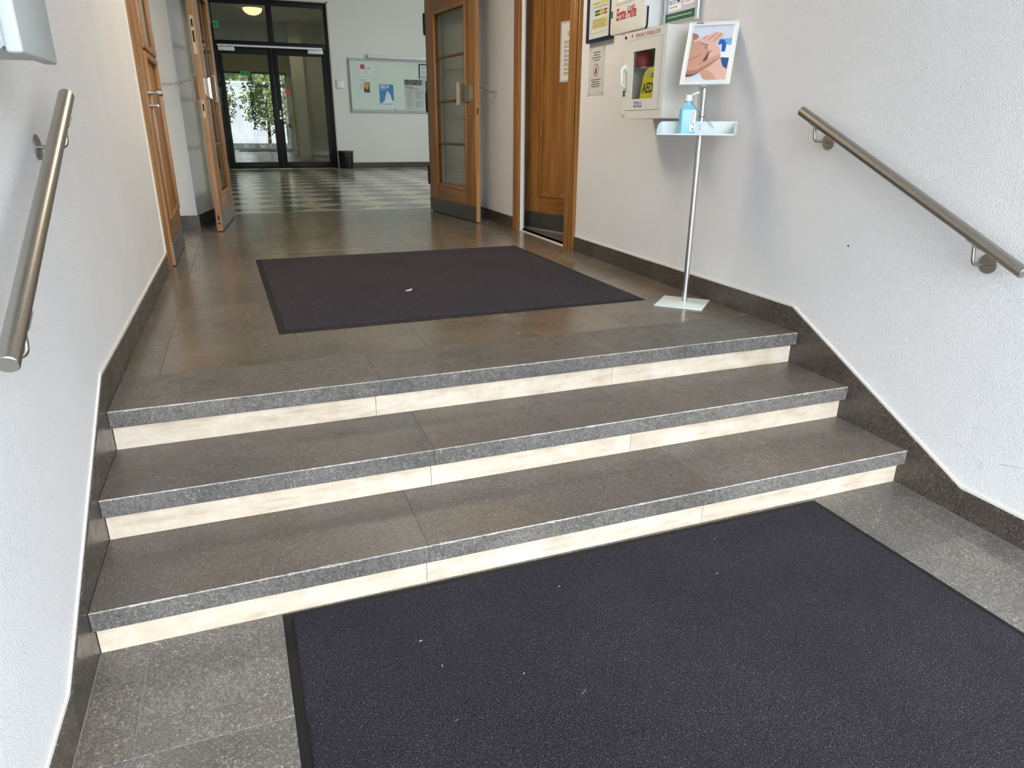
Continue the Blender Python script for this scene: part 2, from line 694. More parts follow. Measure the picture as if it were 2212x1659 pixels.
def tread(i, x0, x1):
    yf, zt = -i * T, -i * H - LOW
    yb = .362 if i == 0 else -i * T + T + OV - .001
    x0 += .0015 if x0 == 0 else g / 2
    x1 -= .0015 if x1 == W else g / 2
    n = max(8, int((x1 - x0) / .008))
    rr = random.Random(i * 10 + int(x0 * 50))
    b = MB()
    vs = []
    ch = 0.
    for k in range(n + 1):
        x = x0 + (x1 - x0) * k / n
        ch = max(0, ch * .75 + (rr.random() < .03) * rr.uniform(.001, .0035))
        c1 = .0026 + rr.uniform(-.0011, .0012) + ch
        c2 = .0024 + rr.uniform(-.0009, .0011) + ch * .7
        if k in (0, n):
            c1 = c2 = .003
        bt = rr.uniform(-.001, .001)
        vs += [(x, yb, zt), (x, yf + c1, zt), (x, yf + c1 * .35, zt - c2 * .35), (x, yf, zt - c2),
               (x, yf, zt - NT + .004 + bt), (x, yf + .004, zt - NT), (x, yb, zt - NT)]
    fs, ms = [], []
    for k in range(n):
        for j in range(7):
            a, c = k * 7 + j, k * 7 + (j + 1) % 7
            fs.append((a, c, c + 7, a + 7))
            ms.append([0, 2, 2, 1, 1, 1, 1][j])
    fs.append(tuple(range(7)))
    ms.append(1)
    fs.append(tuple(reversed(range(n * 7, n * 7 + 7))))
    ms.append(1)
    b.v, b.f, b.m = vs, fs, ms
    return b.build('tread_slab', ['tread_stone', 'nosing_stone', 'worn_edge'], st)


for i in range(3):
    for a, b in zip(joints[i], joints[i][1:]):
        tread(i, a, b)
    for a, b in zip(rj[i], rj[i][1:]):
        y = -i * T + OV
        MB().box(a + .0008 + (.001 if a == 0 else 0), b - .0008 - (.001 if b == W else 0), y, y + .03, -(i + 1) * H - LOW + .0005, -i * H - NT - LOW).build('riser_slab', 'riser_travertine', st)
core = MB()
for i in range(3):
    core.box(.002, W - .002, -i * T + OV + .031, .36, .0 if i == 2 else -(i + 1) * H - LOW - .01, -i * H - NT - LOW - .001)
core.build('step_core', 'caulk', st)

# ---- landing floor
fl = struct(MB().box(-.12, W + .12, .362, HALL0, -.2, -.0012).build('floor', 'grout'))
fl.name = 'floor_landing'
rowsY = [.364, .925, 1.455, 2.09, 2.66, 3.21, 3.78, 4.33, 4.90, 5.46, HALL0]
rowsX = [[.69, 1.24, 1.785, 2.295], [.55, 1.2, 1.8, 2.4], [.75, 1.35, 1.95, 2.5], [.6, 1.2, 1.75, 2.35]]
for i in range(len(rowsY) - 1):
    y0, y1 = rowsY[i], rowsY[i + 1]
    tile(fl, -.11 if 2.7 < y0 else .002, .135, y0, y1, 0, 'landing_stone')
    tile(fl, 2.868, W - .002 if y1 < 2.7 else W + .11, y0, y1, 0, 'landing_stone')
    xs = [.135] + rowsX[i % 4] + [2.868]
    for a, b in zip(xs, xs[1:]):
        tile(fl, a, b, y0, y1, 0, 'landing_stone')

# ---- hall floor with diagonal checker tiles
hf = struct(MB().box(-4, 8, HALL0, HALL1 + 14.5, -.2, -.004).build('floor', 'checker_base'))
hf.name = 'floor_hall'
D = .75
hd = D / 2
q = hd - .0006
tme = {}
for cname in ('checker_dark', 'checker_light'):
    o = MB().prism([(q, 0), (0, q), (-q, 0), (0, -q)], 'z', -.006, 0).build('checker_tile', cname, hf)
    tme[cname] = [o, False]
tri = {}
for cname in ('checker_dark', 'checker_light'):
    o = MB().prism([(q, 0.0006), (0, q), (-q, 0.0006)], 'z', -.006, 0).build('checker_tile', cname, hf)
    tri[cname] = [o, False]
XO = 1.745 + hd
for r_ in range(0, 26):
    yc = HALL0 + r_ * hd
    if yc + hd > HALL1 + .01:
        break
    # visible span of the hall floor between the two door leaves
    xl = .2
    xr = 2.7 + (yc - HALL0) * .27
    for k in range(-4, 8):
        xc = XO + (k + (.5 if r_ % 2 else 0)) * D
        if xc + hd < xl or xc - hd > xr:
            continue
        cname = 'checker_light' if r_ % 2 == 0 else 'checker_dark'
        src = tri if r_ == 0 else tme
        o, used = src[cname]
        if used:
            o = copy(o, hf)
        src[cname][1] = True
        o.location = (xc, yc, 0)
for src in (tri, tme):
    for o, used in src.values():
        if not used:
            bpy.data.objects.remove(o)

# ---- skirtings and stair stringers
SK = .112
kT, kB = (.07, SK + .002), (-.957, -.372)


def skirting(side):
    x0, x1 = (-.03, 0.) if side == 'left' else (W, W + .03)
    e = empty('baseboard_' + side, (0 if side == 'left' else W, 0, 0))
    struct(e, 'dark limestone skirting climbing the steps along the %s wall' % side, 'baseboard')
    sx = e.location.x
    sl = (kT[1] - kB[1]) / (kT[0] - kB[0])
    top = lambda y: SK if y >= kT[0] else (kB[1] if y <= kB[0] else kB[1] + (y - kB[0]) * sl)
    nrm = Vector((-sl, 1)).normalized()

    def piece(poly, name='skirting_slab'):
        MB().prism(poly, 'x', x0 - sx, x1 - sx).build(name, 'skirt_stone', e, bevel=.0012, seg=1)
    # landing pieces
    if side == 'left':
        cuts = [2.70, 1.554, .634]
    else:
        cuts = [2.575, 1.327, .765]
    cuts = cuts + [None]

    def cut_line(i):
        # joint from the nosing corner up to the sloping top edge
        y, z = -i * T, -i * H
        t = 0
        for _ in range(30):
            py, pz = y + nrm.x * t, z + nrm.y * t
            t += (top(py) - pz) * .7
        return (y, z), (y + nrm.x * t, z + nrm.y * t)
    for a, b in zip(cuts, cuts[1:]):
        if b is not None:
            piece([(b + .0008, -.02), (a - .0008, -.02), (a - .0008, SK), (b + .0008, SK)])
    lo, hi = cut_line(0)
    c = cuts[-2]
    k_ = OV + .012
    piece([(c - .0008, SK), kT, (hi[0] + .0008, hi[1]), (lo[0] + .0008, lo[1]), (lo[0] + k_ + .0008, lo[1] - .02), (lo[0] + k_ + .0008, -.18), (c - .0008, -.18)])
    for i in (0, 1):
        l1, h1 = cut_line(i)
        l2, h2 = cut_line(i + 1)
        piece([(l1[0], l1[1]), h1, (h2[0] + .0008, h2[1]), (l2[0] + .0008, l2[1]), (l2[0] + k_ + .0008, l2[1] - .02), (l2[0] + k_ + .0008, l2[1] - .2), (l1[0] + k_, l1[1] - .2), (l1[0] + k_, l1[1] - .02)])
    l1, h1 = cut_line(2)
    piece([l1, h1, kB, (-.9725, kB[1]), (-.9725, LOW - .001), (l1[0] + k_, LOW - .001), (l1[0] + k_, l1[1] - .02)])
    y = -.9735
    while y > BACK:
        piece([(y, LOW - .001), (y, kB[1]), (max(y - .78, BACK + .001), kB[1]), (max(y - .78, BACK + .001), LOW - .001)])
        y -= .7816
    # pale sealed joint along the plaster
    s = -1 if side == 'left' else 1
    d = .0115
    pl = [(2.70 if side == 'left' else 2.575, SK), kT, kB, (BACK, kB[1])]
    jb = MB()
    for (ya, za), (yb, zb) in zip(pl, pl[1:]):
        jb.prism([(ya, za - .002), (yb, zb - .002), (yb, zb + .011), (ya, za + .011)], 'x', *sorted((s * d, s * (d - .006))))
    jb.build('joint_strip', 'joint_white', e)
    return e


skirting('left')
skirting('right')
PL, PR = -.012, W + .012      # plaster faces
TH = .3
CE = 3.15
PIER = 5.04
# ---- walls of the stair hall
lw = MB()
lw.box(PL - TH, PL, BACK, 2.70, LOW - .1, CE)
lw.box(PL - TH, PL, 2.70, 3.96, 2.38, CE)
lw.box(PL - TH, PL - .07, 3.96, PIER + .0, -.1, CE)
lw.box(PL - TH, PL - .14, 2.70, 3.96, -.1, 2.38)
WL = struct(lw.build('wall_left', 'rough_plaster'), 'left stair hall wall of rough white plaster', 'wall')
rw = MB()
rw.box(PR, PR + TH, BACK, 2.575, LOW - .1, CE)
rw.box(PR, PR + TH, 2.575, 3.957, 2.38, CE)
rw.box(PR, PR + .10, 3.957, 4.12, -.1, CE)
rw.box(PR, PR + TH, 4.12, PIER, -.1, CE)
WR = struct(rw.build('wall_right', 'rough_plaster'), 'right stair hall wall of rough white plaster', 'wall')
bw = MB()
bw.box(PL - TH, .05, BACK - .25, BACK, LOW - .1, CE)
bw.box(2.96, PR + TH, BACK - .25, BACK, LOW - .1, CE)
bw.box(.05, 2.96, BACK - .25, BACK, 3.0, CE)
struct(bw.build('wall_entrance', 'rough_plaster'), 'wall around the street entrance', 'wall')
struct(MB().box(PL - TH, PR + TH, BACK - .25, 5.95, CE, CE + .2).build('ceiling', 'ceiling_plaster'), 'white ceiling over the stair hall', 'ceiling')
# round ceiling lamp over the landing
ol = empty('ceiling_lamp', (1.5, 2.5, CE), label='wide round opal ceiling lamp over the landing mat', cat='lamp')
MB().tube([(0, 0, 0), (0, 0, -.03)], .44, 40).build('lamp_base', 'white_powder', ol, smooth=40)
prof = [(.43, -.03), (.42, -.06), (.37, -.10), (.28, -.135), (.14, -.155), (.001, -.162)]
MB().tube([(0, 0, z) for r, z in prof], [r for r, z in prof], 32).build('lamp_shade', 'lamp_glass', ol, smooth=60)
lamp('stair_lamp_light', (1.5, 2.5, CE - .18), 40, .85, (1, .88, .70))
# piers at the inner doorway, splayed reveals
pw = MB()
pw.prism([(PL - TH, PIER), (.09, PIER), (.215, 5.62), (.215, 5.95), (PL - TH, 5.95)], 'z', -.1, CE)
pw.prism([(PR + TH, PIER), (W - .10, PIER), (W - .215, 5.62), (W - .215, 5.95), (PR + TH, 5.95)], 'z', -.1, CE)
pw.box(.215, W - .215, 5.62, 5.95, 2.62, CE)
struct(pw.build('wall_doorway', 'fine_plaster'), 'smooth white piers framing the inner doorway', 'wall')
# skirtings of the piers
for side, pts in (('pier_left', [(PL - .07, 3.97), (PL - .07, PIER), (.09, PIER), (.215, 5.62)]), ('pier_right', [(PR, 3.957), (PR, PIER), (W - .10, PIER), (W - .215, 5.62)])):
    e = struct(empty('baseboard_' + side, (pts[1][0], pts[1][1], 0)), 'dark stone skirting of the %s doorway pier' % side[5:], 'baseboard')
    ox, oy = pts[1]
    s = 1 if side == 'pier_left' else -1
    t = .014
    if True:
        MB().box(*sorted((0, s * t)), pts[0][1] - oy, -t - .0005, 0, SK).build('skirting_slab', 'skirt_stone', e)
        x1 = pts[2][0] - ox
        MB().box(*sorted((0, x1 + s * t * .8)), -t, 0, 0, SK).build('skirting_slab', 'skirt_stone', e)
        ex, ey = pts[3][0] - ox, pts[3][1] - oy
        MB().prism([(x1, .0005), (x1 + s * t, .0005), (ex + s * t, ey), (ex, ey)], 'z', 0, SK).build('skirting_slab', 'skirt_stone', e)

# door posts of the inner doorway
for n_, (a, b) in (('trim_1', (.216, .345)), ('trim_2', (W - .315, W - .216))):
    t = MB().box(a, b, 5.70, 5.90, 0, 2.6)
    t.box(a + .02, b - .02, 5.685, 5.70, 0, 2.6)
    struct(t.build(n_, 'fine_plaster', bevel=.003), 'painted post of the inner doorway', 'door frame')

# ---- hall shell
HC = 4.3
hw = MB()
hw.box(-4.2, -4, 5.95, HALL1, -.1, HC)
struct(hw.build('wall_hall_left', 'hall_plaster'), 'left wall of the hall', 'wall')
hw = MB()
hw.box(8, 8.2, 5.95, 9.0, -.1, HC)
hw.box(8, 8.2, 12.0, HALL1, -.1, HC)
hw.box(8, 8.2, 9.0, 12.0, -.1, 1.2)
hw.box(8, 8.2, 9.0, 12.0, 2.9, HC)
struct(hw.build('wall_hall_right', 'hall_plaster'), 'right wall of the hall with a wide window', 'wall')
hw = MB()
hw.box(-4.2, PL - TH, 5.75, 5.95, -.1, HC)
hw.box(PR + TH, 8.2, 5.75, 5.95, -.1, HC)
hw.box(PL - TH, PR + TH, 5.75, 5.95, CE + .2, HC)
struct(hw.build('wall_hall_front', 'hall_plaster'), 'hall wall beside the inner doorway', 'wall')
GX0, GX1, GZ = .285, 2.80, 3.575
hw = MB()
hw.box(-4.2, GX0, HALL1, HALL1 + .25, -.1, HC)
hw.box(GX1, 8.2, HALL1, HALL1 + .25, -.1, HC)
hw.box(GX0, GX1, HALL1, HALL1 + .25, GZ, HC)
struct(hw.build('wall_far', 'hall_plaster'), 'cream far wall of the hall', 'wall')
struct(MB().box(-4.2, 8.2, 5.75, HALL1 + .25, HC, HC + .2).build('ceiling_hall', 'ceiling_plaster'), 'white hall ceiling', 'ceiling')
e = struct(empty('baseboard_far', (GX1 + .02, HALL1, 0)), 'black stone skirting along the far hall wall', 'baseboard')
x = 0
while x < 5.0:
    MB().box(x + .001, x + .799, -.02, 0, 0, .125).build('skirting_slab', 'skirt_stone', e)
    x += .8

# ================================================================ WOODEN DOORS
HGT = 2.45


def pull_handle(parent, s0, sgn, face, mat='nickel', zc=1.255):
    """curved sheet pull: s0 = mount position, grows along sgn*x, face=-1 front / +1 back"""
    b = MB()
    prof = []
    for k in range(11):
        t = k / 10
        prof.append((s0 + sgn * (.0 + .185 * t), face * (.004 + .066 * (1 - math.sqrt(max(0, 1 - t * t)))), .075 + .035 * t ** 3))
    vs, fs = [], []
    for (px, py, hh) in prof:
        for dy in (0, .004 * face):
            vs += [(px, py + dy, zc - hh), (px, py + dy, zc + hh)]
    for k in range(10):
        a, c = k * 4, k * 4 + 4
        fs += [(a, a + 1, c + 1, c), (a + 2, c + 2, c + 3, a + 3), (a, c, c + 2, a + 2), (a + 1, a + 3, c + 3, c + 1)]
    fs += [(0, 2, 3, 1), (40, 41, 43, 42)]
    b.add(vs, fs)
    # rolled vertical grip at the outer edge
    gx = s0 + sgn * .185
    b.box(*sorted((gx - .004, gx + .010 * sgn)), *sorted((face * .050, face * .076)), zc - .112, zc + .112)
    # mounting plate
    b.box(*sorted((s0 - sgn * .035, s0 + sgn * .01)), *sorted((0, face * .006)), zc - .06, zc + .075)
    return b.build('pull_handle', mat, parent, smooth=30)


def glazed_leaf(name, origin, rz, w, left, label):
    """leaf in local x 0..w, visible face at y=0, thickness to +y. s is measured from the free edge"""
    e = struct(empty(name, (*origin, .008), rz), label, 'door')
    X = (lambda s: s) if left else (lambda s: w - s)
    sg = 1 if left else -1
    th = .048

    def bx(b, s0, s1, y0, y1, z0, z1, mi=0):
        b.box(*sorted((X(s0), X(s1))), y0, y1, z0, z1, mi)
        return b
    GS, GE, G0, G1 = .235, 1.045, .318, 2.075
    bx(MB(), 0.003, GS, 0, th, 0, HGT).build('stile', 'oak', e, bevel=.003)
    bx(MB(), 0, .0025, .002, th - .002, 0, HGT).build('edge_strip', 'oak_edge', e)
    bx(MB(), GE, w, 0, th, 0, HGT).build('stile', 'oak', e, bevel=.003)
    bx(MB(), GS, GE, .001, th - .001, 0, G0).build('bottom_rail', 'oak_cross', e, bevel=.001)
    bx(MB(), GS, GE, .001, th - .001, G1, HGT).build('top_rail', 'oak_cross', e, bevel=.001)
    # moulding round the glass, both faces
    mo = MB()
    for y0, y1 in ((-.010, .014), (th - .014, th + .010)):
        bx(mo, GS - .018, GS + .018, y0, y1, G0 - .018, G1 + .018)
        bx(mo, GE - .018, GE + .018, y0, y1, G0 - .018, G1 + .018)
        bx(mo, GS + .018, GE - .018, y0, y1, G0 - .018, G0 + .018)
        bx(mo, GS + .018, GE - .018, y0, y1, G1 - .018, G1 + .018)
    mo.build('glazing_bead', 'oak', e, bevel=.006)
    zs = [.765, 1.197, 1.635]
    for z in zs:
        MB().tube([(X(GS + .016), .024, z), (X(GE - .016), .024, z)], .0145, 12).build('muntin', 'oak_dark', e, smooth=40)
    zz = [G0] + zs + [G1]
    for a, b in zip(zz, zz[1:]):
        bx(MB(), GS + .005, GE - .005, .022, .026, a + .01, b - .01).build('pane', 'door_glass', e)
    k = bx(MB(), .004, w - .002, -.003, 0.0, 0.002, .155).build('kick_plate', 'kick_steel', e)
    kb = bx(MB(), .004, w - .002, th, th + .003, 0.002, .155).build('kick_plate', 'kick_steel', e)
    sc = MB()
    for i in range(7):
        sx_ = X(.05 + i * (w - .1) / 6)
        sc.disc((sx_, -.003, .14), (sx_, -.005, .14), .004, 10, .0008)
        sc.disc((sx_, -.003, .02), (sx_, -.005, .02), .004, 10, .0008)
    sc.build('plate_screws', 'alu', k)
    pull_handle(e, X(.105), sg, -1)
    ph = pull_handle(e, X(.105), sg, 1)
    ph.location.y = th
    # lock case front in the free edge, cylinder
    lk = MB()
    lk.box(*sorted((X(-.0015), X(.0005))), .012, .036, 1.00, 1.145)
    lk.build('lock_plate', 'brass_dull', e)
    hk = MB()
    hk.box(*sorted((X(-.0020), X(-.0012))), .018, .030, 1.055, 1.115)
    hk.build('latch_slot_shade', 'slot_shade', e)  # raised dark block, stands in for shade inside the slot
    MB().disc((X(.10), 0, 1.06), (X(.10), -.010, 1.06), .017, 20).build('lock_cylinder', 'nickel', e, smooth=40)
    # bow shaped hinges at the hinge edge
    for zc in (.41, 1.205, 2.005):
        path = []
        for k_ in range(20):
            an = 2 * PI * k_ / 20
            ca, sa = math.cos(an), math.sin(an)
            path.append((X(w + .030) + .020 * (abs(ca) ** .5) * (1 if ca > 0 else -1), .004, zc + .105 * (abs(sa) ** .7) * (1 if sa > 0 else -1)))
        hb = MB().tube(path, .0085, 8, closed=True)
        hb.box(*sorted((X(w - .002), X(w + .014))), -.004, .012, zc - .05, zc + .05)
        hb.build('hinge', 'black_iron', e, smooth=50)
    return e, X, th


LW = 1.268
la = math.atan2(5.864 - 4.602, .425 - .319)
dl, _, _ = glazed_leaf('door_2', (.319, 4.602), la, LW, True, 'open glazed oak leaf of the inner doorway, chained to the wall beside the panelled door with the round knob')
# worn edge bolt cut-outs on this leaf, inner shade put on as dark blocks
for z0, z1 in ((1.61, 1.70), (1.73, 1.79), (.06, .08), (.10, .145)):
    MB().box(-.0012, .0004, .018, .032, z0, z1).build('bolt_slot_shade', 'slot_shade', dl)
MB().box(-.0008, .0003, .010, .040, 1.52, 1.82).build('bolt_plate', 'brass_dull', dl)
ra = math.atan2(4.472 - 5.755, 2.797 - 2.632)
dr, _, _ = glazed_leaf('door_3', (2.632, 5.755), ra, 1.29, False, 'open glazed oak leaf of the inner doorway, chained to the wall near the first aid cabinets')

# ---- left side door, nearly closed
e = struct(empty('door_1', (.027, 2.85, .008), PI / 2), 'panelled oak side door with steel knob and a frosted upper pane', 'door')
w1 = 1.03
th = .045
MB().box(.003, .165, 0, th, 0, 2.3).build('stile', 'oak', e, bevel=.003)
MB().box(0, .0025, .001, th - .001, 0, 2.3).build('edge_strip', 'oak_edge', e)
MB().box(w1 - .13, w1, 0, th, 0, 2.3).build('stile', 'oak', e, bevel=.003)
MB().box(.165, w1 - .13, .001, th, 0, .32).build('bottom_rail', 'oak_cross', e)
MB().box(.165, w1 - .13, .001, th, 1.375, 1.43).build('lock_rail', 'oak_cross', e)
MB().box(.165, w1 - .13, .001, th, 2.1, 2.3).build('top_rail', 'oak_cross', e)
MB().box(.165, w1 - .13, .016, th - .008, .32, 1.375).build('panel', 'oak', e)
MB().box(.165, w1 - .13, .020, .026, 1.43, 2.1).build('pane', 'frosted_glass', e)
mo = MB()
for z0, z1 in ((.32, 1.375), (1.43, 2.1)):
    mo.box(.165 - .02, .165 + .02, -.016, .018, z0 - .02, z1 + .02)
    mo.box(w1 - .13 - .02, w1 - .13 + .02, -.016, .018, z0 - .02, z1 + .02)
    mo.box(.185, w1 - .15, -.016, .018, z0 - .02, z0 + .02)
    mo.box(.185, w1 - .15, -.016, .018, z1 - .02, z1 + .02)
mo.build('panel_moulding', 'oak', e, bevel=.007)
k = MB().box(.004, w1 - .002, -.003, 0, .002, .165).build('kick_plate', 'kick_steel', e)
sc = MB()
for i in range(8):
    x = .04 + i * (w1 - .08) / 7
    sc.disc((x, -.003, .15), (x, -.006, .15), .005, 10, .001)
sc.build('plate_screws', 'alu', k)
kb = MB()
kb.disc((.075, 0, 1.135), (.075, -.008, 1.135), .026, 24)
kb.tube([(.075, -.008, 1.135), (.075, -.030, 1.135), (.075, -.034, 1.135), (.075, -.052, 1.135)], [.014, .014, .009, .009], 20)
kb.tube([(.075, -.052, 1.135), (.075, -.054, 1.135), (.075, -.080, 1.135), (.075, -.083, 1.135)], [.020, .023, .023, .020], 24)
kb.build('door_knob', 'chrome', e, smooth=40)
kb = MB()
kb.disc((.075, 0, 1.055), (.075, -.008, 1.055), .018, 20)
kb.tube([(.075, -.008, 1.055), (.075, -.045, 1.055)], .011, 16)
kb.tube([(.075, -.040, 1.055), (.12, -.044, 1.055), (.165, -.045, 1.055)], .0105, 16)
kb.build('door_lever', 'chrome', e, smooth=40)
# casing
cs = MB()
cs.box(PL - .02, .008, 2.702, 2.842, 0, 2.34)
for ya_, yb_, p_ in ((2.706, 2.722, .015), (2.740, 2.752, .013), (2.768, 2.790, .017), (2.812, 2.826, .012)):
    cs.box(.0075, p_, ya_, yb_, 0, 2.34)
cs.box(PL - .02, .004, 3.885, 3.958, 0, 2.34)
cs.box(PL - .02, .008, 2.702, 3.958, 2.34, 2.38)
struct(cs.build('trim_3', 'oak', bevel=.002, seg=1), 'oak casing of the panelled side door with the round knob', 'door frame')
MB().box(PL - .002, PL + .010, 2.690, 2.7015, SK + .012, 2.38).build('plaster_edge', 'joint_white', WL)

# ---- right side door, ajar into the next room
hx, hy = 3.150, 4.050
a4 = math.atan2(3.477 - 4.054, 3.329 - 3.145)
e = struct(empty('door_4', (hx, hy, .010), a4), 'panelled oak side door standing ajar with a paper list taped on it', 'door')
w4 = 1.16
MB().box(0, .23, 0, th, 0, 2.33).build('stile', 'oak', e, bevel=.003)
MB().box(w4 - .2, w4, 0, th, 0, 2.33).build('stile', 'oak', e, bevel=.003)
MB().box(.23, w4 - .2, .001, th - .001, 0, .325).build('bottom_rail', 'oak_cross', e)
MB().box(.23, w4 - .2, .001, th - .001, 2.13, 2.33).build('top_rail', 'oak_cross', e)
MB().box(.23, w4 - .2, .016, th - .016, .325, 2.13).build('panel', 'oak', e)
mo = MB()
mo.box(.215, .235, -.006, .020, .31, 2.145)
mo.box(.240, .262, -.002, .020, .335, 2.12)
mo.box(w4 - .215, w4 - .185, -.006, .020, .31, 2.145)
mo.box(.235, w4 - .215, -.006, .020, .31, .335)
mo.box(.262, w4 - .215, -.002, .020, .335, .352)
mo.box(.235, w4 - .215, -.006, .020, 2.12, 2.145)
mo.build('panel_moulding', 'oak', e, bevel=.005)
k = MB().box(.003, w4 - .003, -.003, 0, .002, .158).build('kick_plate', 'kick_steel', e)
sc = MB()
for i in range(6):
    for z in (.02, .145):
        x = .03 + i * (w4 - .06) / 5
        sc.disc((x, -.003, z), (x, -.005, z), .004, 10, .0008)
sc.build('plate_screws', 'alu', k)
# casing with moulded outer edge
cs = MB()
cs.box(W - .012, PR + .06, 2.665, 2.755, 0, 2.34)
for y0, y1, p in ((2.577, 2.597, .016), (2.597, 2.615, .006), (2.615, 2.640, .020), (2.640, 2.665, .010)):
    cs.box(W - p, PR + .05, y0, y1, 0, 2.34)
cs.box(W - .010, W + .018, 3.83, 3.955, 0, 2.34)
cs.box(W - .012, PR + .06, 2.577, 3.955, 2.34, 2.40)
c4 = struct(cs.build('trim_4', 'oak', bevel=.002, seg=1), 'oak casing of the side door standing ajar', 'door frame')
for (y, z) in ((2.71, 1.15), (2.71, .235), (3.89, 1.15), (3.89, .25)):
    MB().disc((W - .012, y, z), (W - .016, y, z), .012, 16).build('screw_plug', 'oak_edge', c4, smooth=40)
struct(MB().box(W + .0185, W + .052, 3.836, 3.955, 0, 2.34).build('trim_5', 'white_powder'), 'white inner frame strip of the side door standing ajar', 'door frame')
# next room
struct(MB().box(W + .02, 6.2, 1.6, 5.7, -.2, .0).build('floor_side_room', 'landing_stone'), 'pale floor of the side room', 'floor')
struct(MB().box(W - .0, W + .045, 2.757, 3.828, -.01, .003).build('trim_6', 'caulk'), 'pale threshold strip under the side door standing ajar', 'threshold')
sr = MB()
sr.box(PR + TH, 6.2, 1.4, 1.6, 0, CE)
sr.box(PR + TH, 6.2, 5.55, 5.75, 0, CE)
sr.box(6.2, 6.4, 1.4, 2.4, 0, CE)
sr.box(6.2, 6.4, 4.4, 5.75, 0, CE)
sr.box(6.2, 6.4, 2.4, 4.4, 0, 1.4)
sr.box(6.2, 6.4, 2.4, 4.4, 2.1, CE)
struct(sr.build('wall_side_room', 'fine_plaster'), 'walls of the side room behind the ajar door', 'wall')
struct(MB().box(PR + TH, 6.4, 1.4, 5.75, CE, CE + .2).build('ceiling_side_room', 'ceiling_plaster'), 'ceiling of the side room', 'ceiling')

# ================================================================ GLASS DOOR OF THE HALL
e = struct(empty('door_5', (GX0, HALL1 + .06, 0)), 'black aluminium double glass door with transom panes in the far wall', 'door')
DW = GX1 - GX0
ZT = 2.60          # leaf head
fr = MB()
fr.box(0, .065, -.05, .03, 0, GZ)
fr.box(DW - .075, DW, -.05, .03, 0, GZ)
fr.box(.065, DW - .075, -.05, .03, GZ - .115, GZ)
fr.box(.065, DW - .075, -.05, .03, ZT, ZT + .13)
fr.box(DW / 2 - .065, DW / 2 + .055, -.05, .03, ZT + .13, GZ - .115)
fr.build('frame', 'black_alu', e, bevel=.003)
mid = 1.525 - GX0
MB().box(.065, DW / 2 - .065, -.012, -.004, ZT + .13, GZ - .115).build('transom_pane', 'tint_glass', e)
MB().box(DW / 2 + .055, DW - .075, -.012, -.004, ZT + .13, GZ - .115).build('transom_pane', 'tint_glass', e)
for (a, b, s) in ((.067, mid - .002, 0), (mid + .002, DW - .077, 1)):
    lf_ = MB()
    lf_.box(a, a + .105, -.04, .02, .008, ZT - .004)
    lf_.box(b - .105, b, -.04, .02, .008, ZT - .004)
    lf_.box(a + .105, b - .105, -.04, .02, .008, .15)
    lf_.box(a + .105, b - .105, -.04, .02, ZT - .14, ZT - .004)
    L = lf_.build('leaf_frame', 'black_alu', e, bevel=.003)
    MB().box(a + .1, b - .1, -.012, -.004, .145, ZT - .135).build('pane', 'tint_glass', L)
    if s:
        hb = MB()
        hb.box(a + .035, a + .065, -.046, -.04, 1.19, 1.29)
        hb.tube([(a + .05, -.046, 1.245), (a + .05, -.09, 1.245), (a + .065, -.1, 1.245), (a + .17, -.1, 1.245)], .0095, 10)
        hb.build('lever_handle', 'nickel', L, smooth=50)
        MB().disc((a + .05, -.04, 1.13), (a + .05, -.05, 1.13), .03, 20).build('lock_rose', 'nickel', L, smooth=40)
        MB().disc((a + .25, -.0125, 1.70), (a + .25, -.0135, 1.70), .055, 24, .0003).build('sticker', 'red_sticker', L)
cl = MB().box(.10, DW - .16, -.085, -.05, ZT + .005, ZT + .045)
cl.build('closer_rail', 'white_powder', e, bevel=.003)
MB().box(.11, .45, -.10, -.04, ZT - .085, ZT - .005).build('door_closer', 'white_powder', e, bevel=.006)
MB().box(DW - .49, DW - .15, -.10, -.04, ZT - .085, ZT - .005).build('door_closer', 'white_powder', e, bevel=.006)
tr = MB().box(GX1 - .001, GX1 + .03, HALL1 - .006, HALL1, 0, GZ + .03)
tr.box(GX0 - .03, GX1 + .03, HALL1 - .006, HALL1, GZ, GZ + .03)
struct(tr.build('trim_7', 'caulk'), 'pale reveal strip around the black glass door', 'door frame')

# ---- corridor behind the glass door
Y2 = 29.5
cw = MB()
cw.box(-2.2, -2, HALL1 + .25, Y2, -.1, HC)
struct(cw.build('wall_corridor_left', 'hall_plaster'), 'left wall of the corridor behind the glass door', 'wall')
cw = MB()
cw.box(3.5, 3.7, HALL1 + .25, 19.5, -.1, HC)
cw.box(3.5, 3.7, 20.6, Y2, -.1, HC)
cw.box(3.5, 3.7, 19.5, 20.6, 2.3, HC)
cw.box(4.4, 4.6, 19.0, 21.2, -.1, HC)
cw.box(2.42, 2.82, 22.4, 22.9, -.1, HC)
cw.box(2.82, 3.5, 22.8, 22.9, -.1, HC)
struct(cw.build('wall_corridor_right', 'hall_plaster'), 'right wall of the corridor with a pier and an opening', 'wall')
struct(MB().box(-2.2, 4.6, HALL1 + .25, Y2 + .2, 4.05, 4.25).build('ceiling_corridor', 'ceiling_plaster'), 'corridor ceiling', 'ceiling')
cw = MB()
cw.box(-2.2, -.15, Y2, Y2 + .2, -.1, HC)
cw.box(2.75, 3.7, Y2, Y2 + .2, -.1, HC)
cw.box(-.15, 2.75, Y2, Y2 + .2, 3.0, HC)
struct(cw.build('wall_corridor_end', 'yellow_wall'), 'yellowish end wall of the corridor', 'wall')
portal('daylight_corridor', (1.3, Y2 + .25, 1.5), (-PI / 2, 0, 0), 2.9, 3.0)
e = struct(empty('door_6', (-.15, Y2, 0)), 'glazed exit door at the end of the corridor', 'door')
fr = MB()
fr.box(0, .07, .02, .1, 0, 3)
fr.box(2.83, 2.9, .02, .1, 0, 3)
